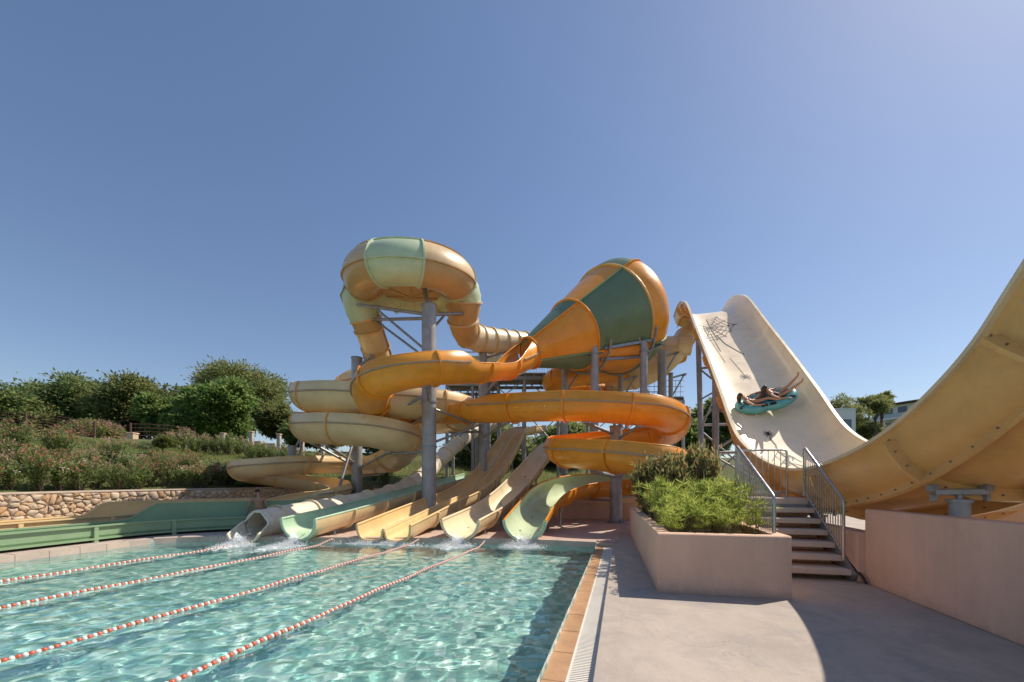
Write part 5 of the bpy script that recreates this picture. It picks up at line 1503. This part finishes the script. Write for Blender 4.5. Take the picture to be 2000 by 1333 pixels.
fence('dark wire fence right of the gate pillar', [fpx(255, 29.5), fpx(330, 31), fpx(380, 32.5)], 1.3, 2.4, rust, 5)
def pillar(label, px, ytop, Y, w=.4, h=1.5, mt=None):
    x, y = fpx(px, Y); zt = at(px, ytop, Y).z; zb = max(0, H1(x, y)) - .2
    root = thing('stone_pillar', label, 'pillar', 'pale stone pillars on the bank')
    mb = MB(); mb.box((x, y, (zt + zb) / 2), (w, w, zt - zb), None, 0, .02); mb.build('shaft', mt or M['plaster2'], root)
    mb = MB(); mb.box((x, y, zt + .04), (w + .08, w + .08, .08), None, 0, .015); mb.build('cap', M['plaster'], root)
pillar('pale gate pillar behind the silvery shrub', 259, 848, 28, .42)
pstone = mat('pale_limestone_post', (.50, .45, .40), .9, .15, 4)
for k, (px, yt) in enumerate([(436, 848), (491, 845), (545, 850), (590, 855), (630, 868)]):
    pillar(f'slim pale stone post, {ORD[k]} from the left along the upper boundary wall', px, yt, 31, .24, mt=pstone)
# boundary wall on the upper bank
bw = thing('boundary_wall', 'low pale stone boundary wall behind the oleander hedge', 'wall')
bx0, bx1 = fpx(430, 31.4), fpx(570, 31.6)
for k in range(5):
    a = V((bx0[0] + (bx1[0] - bx0[0]) * k / 5, 31.4, 0)); b = V((bx0[0] + (bx1[0] - bx0[0]) * (k + 1) / 5 - .03, 31.4, 0))
    z = max(H1(a.x, a.y), H1(b.x, b.y)); mb = MB(); mb.beam(a + V((0, 0, z + .3 - k * .08)), b + V((0, 0, z + .3 - k * .08)), .3, 1.1, bev=.02); mb.build('wall_panel', M['ptile'], bw)

# ---------------------------------------------------------------- houses beyond the ramp
glass_d = mat('dark_window_glass', (.03, .05, .07), .08, .1, spec=.8)
hw_ = thing('white_house', 'white flat-roofed house seen between pines beyond the ramp', 'house')
a = at(1636, 800, 52); gz = H1(a.x, a.y)
mb = MB(); W_, Dp, Ht = 4.6, 6, a.z - gz
mb.box((a.x, a.y + Dp / 2, gz + Ht / 2), (W_, Dp, Ht), None, 0, .03); mb.build('walls', M['white'], hw_)
mb = MB(); mb.box((a.x, a.y + Dp / 2, a.z + .06), (W_ + .1, Dp + .1, .16)); mb.build('parapet', M['white'], hw_)
for (x0, x1, z0, z1) in ((.0, 1.7, -3.2, -1.3),):
    wd = MB(); wd.box((a.x + (x0 + x1) / 2, a.y - .02, a.z + (z0 + z1) / 2), (x1 - x0, .1, z1 - z0)); wo = wd.build('window', M['black'], hw_)
    for k in range(2):
        pn = MB(); pn.box((a.x + x0 + .06 + (k + .5) * (x1 - x0 - .12) / 2, a.y - .085, a.z + (z0 + z1) / 2), ((x1 - x0 - .12) / 2 - .06, .03, z1 - z0 - .12)); pn.build('pane', mat('blue_glass', (.12, .2, .28), .1), wo)
ho = thing('hotel_building', 'round pale hotel with balconies and glass balustrades behind the pines', 'building')
cx_, cy_ = (1830 - 1000) / FOC * 98, 98; Rb = 11.5; gz = H1(cx_, cy_)
ztop = at(1790, 772, 88).z
def cyl(r0, r1, z0, z1, mt, nm, par, n=40, cap=False):
    mb = MB(); mb.grid([[V((cx_ + math.cos(2 * math.pi * k / n) * r, cy_ + math.sin(2 * math.pi * k / n) * r, z)) for k in range(n)] for r, z in ((r0, z0), (r1, z1))], 0, True, True)
    if cap: mb.grid([[V((cx_ + math.cos(2 * math.pi * k / n) * r, cy_ + math.sin(2 * math.pi * k / n) * r, z)) for k in range(n)] for r, z in ((r1, z1), (.1, z1 + cap))], 0, True, True)
    return mb.build(nm, mt, par)
cyl(Rb, Rb, gz, ztop - .5, M['white'], 'walls', ho)
for k in range(4):
    z = ztop - .6 - k * 3.2
    cyl(Rb + 1.4, Rb + 1.4, z - 3.35, z - 2.95, M['white'], 'balcony_slab', ho, cap=.01)
    cyl(Rb + 1.4, Rb + 1.4, z - 2.95, z - 2.05, mat('pale_glass_balustrade', (.42, .48, .52), .15, .05), 'balustrade', ho)
    for j in range(24):
        a_ = 2 * math.pi * j / 24
        if math.sin(a_) < .3:
            mb = MB(); q = V((cx_ + math.cos(a_) * (Rb + .06), cy_ + math.sin(a_) * (Rb + .06), z - 1.7)); mb.box(q, (1.7, .1, 2.3), Matrix.Rotation(a_ + math.pi / 2, 3, 'Z')); wo = mb.build('window', glass_d, ho)
cyl(Rb + 1.6, Rb + 1.6, ztop - .55, ztop - .25, mat('dark_roof_edge', (.12, .07, .06), .6), 'roof', ho, cap=2.2)

# ---------------------------------------------------------------- people, raft
def skin_body(name, joints, edges, mt, parent=None, root='hip', sub=1):
    me = bpy.data.meshes.new(name); ks = list(joints); ix = {k: i for i, k in enumerate(ks)}
    me.from_pydata([joints[k][0] for k in ks], [(ix[a], ix[b]) for a, b in edges], [])
    o = link(name, me, mt, parent)
    md = o.modifiers.new('skin', 'SKIN'); md.use_smooth_shade = True; md.branch_smoothing = .6
    for k in ks:
        sv = me.skin_vertices[0].data[ix[k]]; r_ = joints[k][1]; sv.radius = (r_, r_) if not isinstance(r_, tuple) else r_; sv.use_root = (k == root)
    s_ = o.modifiers.new('sub', 'SUBSURF'); s_.levels = sub; s_.render_levels = sub
    return o
def human(label, J, skin, hairm, hair_pts, suit, suitm, group=None, X=None):
    """J: joint positions; hip chest neck head and L/R limbs"""
    X = X or Matrix.Identity(4)
    f = lambda p_: tuple(X @ V(p_))
    hip, chest, neck, head = [V(J[k]) for k in ('hip', 'chest', 'neck', 'head')]
    jo = {'hip': (f(hip), (.13, .105)), 'belly': (f(hip.lerp(chest, .5)), (.115, .09)), 'chest': (f(chest), (.14, .105)), 'neck': (f(neck), .052), 'head': (f(head), (.078, .09)), 'crown': (f(head + (head - neck).normalized() * .1), .06)}
    ed = [('hip', 'belly'), ('belly', 'chest'), ('chest', 'neck'), ('neck', 'head'), ('head', 'crown')]
    for s_ in 'LR':
        sh, el, wr = [V(J[s_ + k]) for k in ('sh', 'el', 'wr')]; kn, an, to = [V(J[s_ + k]) for k in ('kn', 'an', 'to')]
        jo[s_ + 'sh'] = (f(sh), .052); jo[s_ + 'el'] = (f(el), .038); jo[s_ + 'wr'] = (f(wr), .026)
        hd = (wr - el).normalized(); jo[s_ + 'pa'] = (f(wr + hd * .07), (.036, .018)); ed += [('chest', s_ + 'sh'), (s_ + 'sh', s_ + 'el'), (s_ + 'el', s_ + 'wr'), (s_ + 'wr', s_ + 'pa')]
        sd = hd.cross(V((0, 0, 1))); sd = sd.normalized() if sd.length > .01 else V((0, 1, 0)); dn = V((0, 0, -1))
        for i, (o_, L) in enumerate(((-.03, .06), (-.01, .075), (.011, .07), (.03, .055))):
            a = wr + hd * .09 + sd * o_; jo[f'{s_}f{i}'] = (f(a + hd * L * .6), .0085); jo[f'{s_}g{i}'] = (f(a + hd * L * .9 + dn * .02), .007); ed += [(s_ + 'pa', f'{s_}f{i}'), (f'{s_}f{i}', f'{s_}g{i}')]
        jo[s_ + 'th'] = (f(wr + hd * .06 + sd * -.05), .01); ed.append((s_ + 'pa', s_ + 'th'))
        hj = hip + (V(J[s_ + 'sh']) - chest) * .55; jo[s_ + 'hj'] = (f(hj.lerp(kn, .12)), .085); jo[s_ + 'kn'] = (f(kn), .055); jo[s_ + 'ca'] = (f(kn.lerp(an, .3)), .055); jo[s_ + 'an'] = (f(an), .035); jo[s_ + 'to'] = (f(to), (.04, .022))
        ed += [('hip', s_ + 'hj'), (s_ + 'hj', s_ + 'kn'), (s_ + 'kn', s_ + 'ca'), (s_ + 'ca', s_ + 'an'), (s_ + 'an', s_ + 'to')]
    b = skin_body('person', jo, ed, skin); tag(b, label, 'person', group)
    hj_ = {f'h{i}': (f(p_), r_) for i, (p_, r_) in enumerate(hair_pts)}
    skin_body('hair', hj_, [(f'h{i}', f'h{i+1}') for i in range(len(hair_pts) - 1)], hairm, b, 'h0')
    for nm, pts, mm in suit:
        sj = {f's{i}': (f(p_), r_) for i, (p_, r_) in enumerate(pts)}
        skin_body(nm, sj, [(f's{i}', f's{i+1}') for i in range(len(pts) - 1)], mm, b, 's0')
    return b
skin1 = mat('tanned_skin', (.50, .26, .16), .5, .08, 8); hairm = mat('dark_brown_hair', (.035, .02, .014), .5, .3, 30)
pinks = mat('pink_swimsuit', (.75, .16, .22), .6); blacks = mat('black_swimsuit', (.02, .02, .022), .6)
# raft on the ramp, riders facing the far wall
RY = 15.45
c_, l_, u_, t_ = ramp_frame(RY)
across = (-l_).normalized()                          # towards the far side
org = ramp_pt(RY, 1.62, 0)
tilt = 14
xax = (across * math.cos(R(tilt)) + u_ * math.sin(R(tilt))).normalized(); fw = t_; zax = xax.cross(-fw).normalized()
if zax.z < 0: zax = -zax
yax = zax.cross(xax)
XM = Matrix((xax, yax, zax)).transposed().to_4x4(); XM.translation = org + u_ * .12
teal = mat('teal_raft_vinyl', (.10, .36, .38), .35, .12, 4, bump=.08, bscale=8, coat=.2)
raft = thing('inflatable_raft', 'teal figure-eight inflatable raft carrying two riders down the ramp', 'raft')
mb = MB(); pts = []
for k in range(48):
    a = 2 * math.pi * k / 48; rr = .52
    x = math.cos(a) * .86; y = math.sin(a) * (.44 - .1 * math.exp(-(math.cos(a) / .3) ** 2)); pts.append(XM @ V((x, y, .2 + .07 * abs(math.cos(a)) ** 3)))
mb.tube(pts, .175, 12, closed=True); mb.build('outer_tube', teal, raft)
mb = MB(); mb.tube([XM @ V((0, -.3, .2)), XM @ V((0, 0, .17)), XM @ V((0, .3, .2))], .12, 10); mb.build('middle_tube', teal, raft)
mb = MB(); mb.add([XM @ V((math.cos(k * .3927) * .82, math.sin(k * .3927) * .36, .07)) for k in range(16)], [tuple(range(16))]); mb.build('raft_floor', teal, raft)
for x, y in ((-.8, -.28), (-.12, -.46), (.15, -.46), (.78, -.3), (-.12, .46), (.15, .46)):
    mb = MB(); mb.tube([XM @ V((x - .09, y, .35)), XM @ V((x - .05, y * 1.02, .41)), XM @ V((x + .05, y * 1.02, .41)), XM @ V((x + .09, y, .35))], .02, 6); mb.box(XM @ V((x, y, .355)), (.2, .12, .03), XM.to_3x3()); mb.build('grab_handle', M['black'], raft)
JA = dict(hip=(-.34, 0, .28), chest=(-.58, -.02, .46), neck=(-.7, -.03, .6), head=(-.78, -.04, .73), Lsh=(-.64, .17, .52), Lel=(-.46, .34, .42), Lwr=(-.22, .42, .42), Rsh=(-.64, -.2, .52), Rel=(-.46, -.38, .42), Rwr=(-.24, -.46, .42),
          Lkn=(.02, .2, .5), Lan=(.32, .3, .36), Lto=(.44, .32, .42), Rkn=(.04, -.24, .5), Ran=(.36, -.36, .38), Rto=(.48, -.38, .44))
human('rider with dark hair and a pink top at the rear of the teal raft', JA, skin1, hairm, [((-.74, -.03, .84), .07), ((-.82, -.04, .77), .105), ((-.87, -.04, .64), .09), ((-.86, -.03, .5), .06), ((-.82, -.02, .4), .04)],
      [('swim_top', [((-.52, -.02, .42), (.142, .115)), ((-.63, -.02, .5), (.155, .122))], pinks), ('swim_bottom', [((-.29, 0, .26), (.13, .1)), ((-.4, 0, .32), (.135, .105))], pinks)], None, None, 'riders on the teal raft', XM) if False else \
human('rider with dark hair and a pink top at the rear of the teal raft', JA, skin1, hairm, [((-.74, -.03, .84), .07), ((-.82, -.04, .77), .105), ((-.87, -.04, .64), .09), ((-.86, -.03, .5), .06), ((-.82, -.02, .4), .04)],
      [('swim_top', [((-.52, -.02, .42), (.142, .115)), ((-.63, -.02, .5), (.155, .122))], pinks), ('swim_bottom', [((-.29, 0, .26), (.13, .1)), ((-.4, 0, .32), (.135, .105))], pinks)], None, 'riders on the teal raft', XM)
JB = dict(hip=(.44, .02, .28), chest=(.2, .02, .48), neck=(.09, .02, .63), head=(.03, .0, .77), Lsh=(.16, .2, .54), Lel=(.34, .36, .44), Lwr=(.56, .42, .42), Rsh=(.16, -.17, .54), Rel=(.36, -.34, .44), Rwr=(.62, -.4, .4),
          Lkn=(.8, .16, .56), Lan=(1.1, .2, .84), Lto=(1.12, .2, .98), Rkn=(.8, -.08, .52), Ran=(1.14, -.1, .74), Rto=(1.18, -.1, .88))
human('rider with long brown hair and legs raised at the front of the teal raft', JB, skin1, hairm, [((.08, .0, .87), .07), ((0, .0, .82), .105), ((-.06, -.02, .7), .1), ((-.07, -.08, .55), .08), ((-.04, -.12, .42), .05)],
      [('swimsuit', [((.5, .02, .26), (.145, .115)), ((.38, .02, .34), (.15, .12)), ((.28, .02, .42), (.135, .112)), ((.17, .02, .5), (.152, .118))], blacks)], None, 'riders on the teal raft', XM)
# bather sitting on the trough edge at the left, back to the camera
o_ = V(((505 - 1000) / FOC * 14.75, 14.75, .5))
JC = dict(hip=(0, 0, .1), chest=(.0, .02, .46), neck=(-.01, .05, .66), head=(-.04, .08, .8), Lsh=(-.2, .02, .58), Lel=(-.3, -.02, .32), Lwr=(-.34, .1, .08), Rsh=(.19, .03, .57), Rel=(.25, .02, .3), Rwr=(.18, .24, .15),
          Lkn=(-.16, .44, .12), Lan=(-.18, .5, -.3), Lto=(-.2, .62, -.36), Rkn=(.13, .44, .12), Ran=(.13, .52, -.3), Rto=(.13, .64, -.36))
XC = Matrix.Rotation(R(25), 4, 'Z'); XC.translation = o_
human('bare-chested bather in dark shorts sitting on the trough edge before the stone wall', JC, skin1, hairm, [((-.05, .1, .9), .07), ((-.045, .07, .85), .095), ((-.03, .05, .77), .085)], [('shorts', [((0, -.02, .04), (.16, .125)), ((0, .0, .16), (.15, .115))], blacks), ('shorts', [((-.09, .06, .08), .1), ((-.14, .34, .11), .085)], blacks), ('shorts', [((.09, .06, .08), .1), ((.12, .34, .11), .085)], blacks)], None, None, XC)

# ---------------------------------------------------------------- splashes at the exits
foam, t, p, out = nt('white_foam')
setp(p, Roughness=.7); p.inputs['Base Color'].default_value = (.93, .95, .96, 1)
tl = t.nodes.new('ShaderNodeBsdfTranslucent'); tl.inputs['Color'].default_value = (.95, .97, .98, 1)
mx = N(t, 'ShaderNodeMixShader', Fac=.45); t.links.new(p.outputs[0], mx.inputs[1]); t.links.new(tl.outputs[0], mx.inputs[2]); t.links.new(mx.outputs[0], out.inputs['Surface'])
m, t, p, out = nt('falling_water'); setp(p, Roughness=.15); p.inputs['Base Color'].default_value = (.8, .87, .87, 1)
trn = t.nodes.new('ShaderNodeBsdfTransparent'); mx = t.nodes.new('ShaderNodeMixShader')
g = t.nodes.new('ShaderNodeNewGeometry'); nz = N(t, 'ShaderNodeTexNoise', Scale=14, Detail=5); t.links.new(g.outputs['Position'], nz.inputs['Vector'])
rr = t.nodes.new('ShaderNodeMapRange'); t.links.new(nz.outputs['Fac'], rr.inputs[0]); rr.inputs[1].default_value = .35; rr.inputs[2].default_value = .65; rr.inputs[3].default_value = .25; rr.inputs[4].default_value = .95
t.links.new(rr.outputs[0], mx.inputs[0]); t.links.new(trn.outputs[0], mx.inputs[1]); t.links.new(p.outputs[0], mx.inputs[2]); t.links.new(mx.outputs[0], out.inputs['Surface'])
fall = m
def blob(mb, c_, r_, rng_):
    ps = []; 
    for q in ((0, 0, 1), (.9, 0, .3), (.28, .85, .3), (-.73, .53, .3), (-.73, -.53, .3), (.28, -.85, .3), (0, 0, -.6)):
        ps.append(V(c_) + V(q) * r_ * rng_.uniform(.7, 1.25))
    fs = [(0, i, i % 5 + 1) for i in range(1, 6)] + [(6, i % 5 + 1, i) for i in range(1, 6)]
    mb.add(ps, fs, 0, True)
def splash(label, c_, dirv, wdt, length, power, seed, jet=True):
    rng_ = random.Random(seed); root = thing('splash', label, 'splash', 'splashes at the slide exits')
    c_ = V(c_); d = V((dirv[0], dirv[1], 0)).normalized(); l = V((d.y, -d.x, 0))
    if jet:
        mb = MB(); rows = []
        for i in range(9):
            f = i / 8; rows.append([c_ + d * (f * .34 - .1) + l * wdt * (k / 8 - .5) * (1 - .2 * f) + V((0, 0, (1 - f * f) * (.2 + .12 * (abs(k / 8 - .5) * 2) ** 2) + WZ + rng_.uniform(-.015, .015))) for k in range(9)])
        mb.grid(rows, 0); mb.build('water_jet', fall, root)
    mb = MB()
    for k in range(int(5000 * power)):
        f = abs(rng_.gauss(0, .36)); x = rng_.gauss(0, 1) * wdt * (.35 + .5 * f)
        q = c_ + d * (.08 + f * length) + l * x; r_ = rng_.uniform(.004, .017) * (1.25 - min(1, f))
        z = WZ + .004 + max(0, rng_.gauss(0, .06)) * max(0, 1 - f * 1.5)
        blob(mb, (q.x, q.y, z), r_, rng_)
    stuff(mb.build('foam', foam, root))
    from mathutils import noise as mn
    mb = MB(); g_ = .028; nu, nv = int(wdt * 3.2 / g_), int((length * 1.5 + .2) / g_)
    hh = {}
    for a in range(nu + 1):
        for b in range(nv + 1):
            x, y = (a / nu - .5) * wdt * 3.2, -.05 + b * g_
            q = c_ + d * y + l * x
            fal = 1.05 - abs(x) / (wdt * (.55 + .75 * y / length)) * .75 - max(0, y) / (length * 1.25)
            nz_ = mn.fractal(V((q.x * 7, q.y * 7, seed)), .9, 2.1, 5)
            hh[a, b] = (q, fal * .62 + nz_ * .55 - .12, mn.noise(V((q.x * 22, q.y * 22, seed + 9))))
    for a in range(nu):
        for b in range(nv):
            cs_ = [hh[a, b], hh[a + 1, b], hh[a + 1, b + 1], hh[a, b + 1]]
            if sum(q[1] for q in cs_) / 4 > .12:
                mb.add([V((q[0].x, q[0].y, WZ + .008 + max(0, min(.07, q[1] * .06)) * (1 + q[2] * 1.3))) for q in cs_], [(0, 1, 2, 3)], 0, True)
    if mb.v: stuff(mb.build('foam_sheet', foam, root))
    mb = MB()
    for k in range(int(320 * power)):
        q = c_ + d * rng_.uniform(-.05, .35) + l * rng_.gauss(0, wdt * .45); blob(mb, (q.x, q.y, WZ + abs(rng_.gauss(0, .14))), rng_.uniform(.004, .012), rng_)
    stuff(mb.build('droplets', foam, root))
def exit_of(f): c0, l, u, t_ = f.fr[-1]; return c0 + t_ * .02, t_
for f, lab, w_, L, pw, sd in ((FO, 'white splash below the green slide exit', .42, .9, 1.5, 1), (FC, 'white splash below the cream open slide exit', .42, 1.1, 1.3, 2), (FM, 'white splash trailing left from the mint slide exit', .4, 1.5, 1.5, 3), (FT, 'small splash at the mouth of the cream tube slide', .4, 1.2, 1.0, 4)):
    c0, t0 = exit_of(f); splash(lab, (c0.x, c0.y, 0), t0, w_, L, pw, sd)
c0, t0 = exit_of(FR); splash('thin line of foam at the two-lane racer exit', (c0.x, c0.y, 0), t0, 1.3, .3, .8, 5, jet=False)
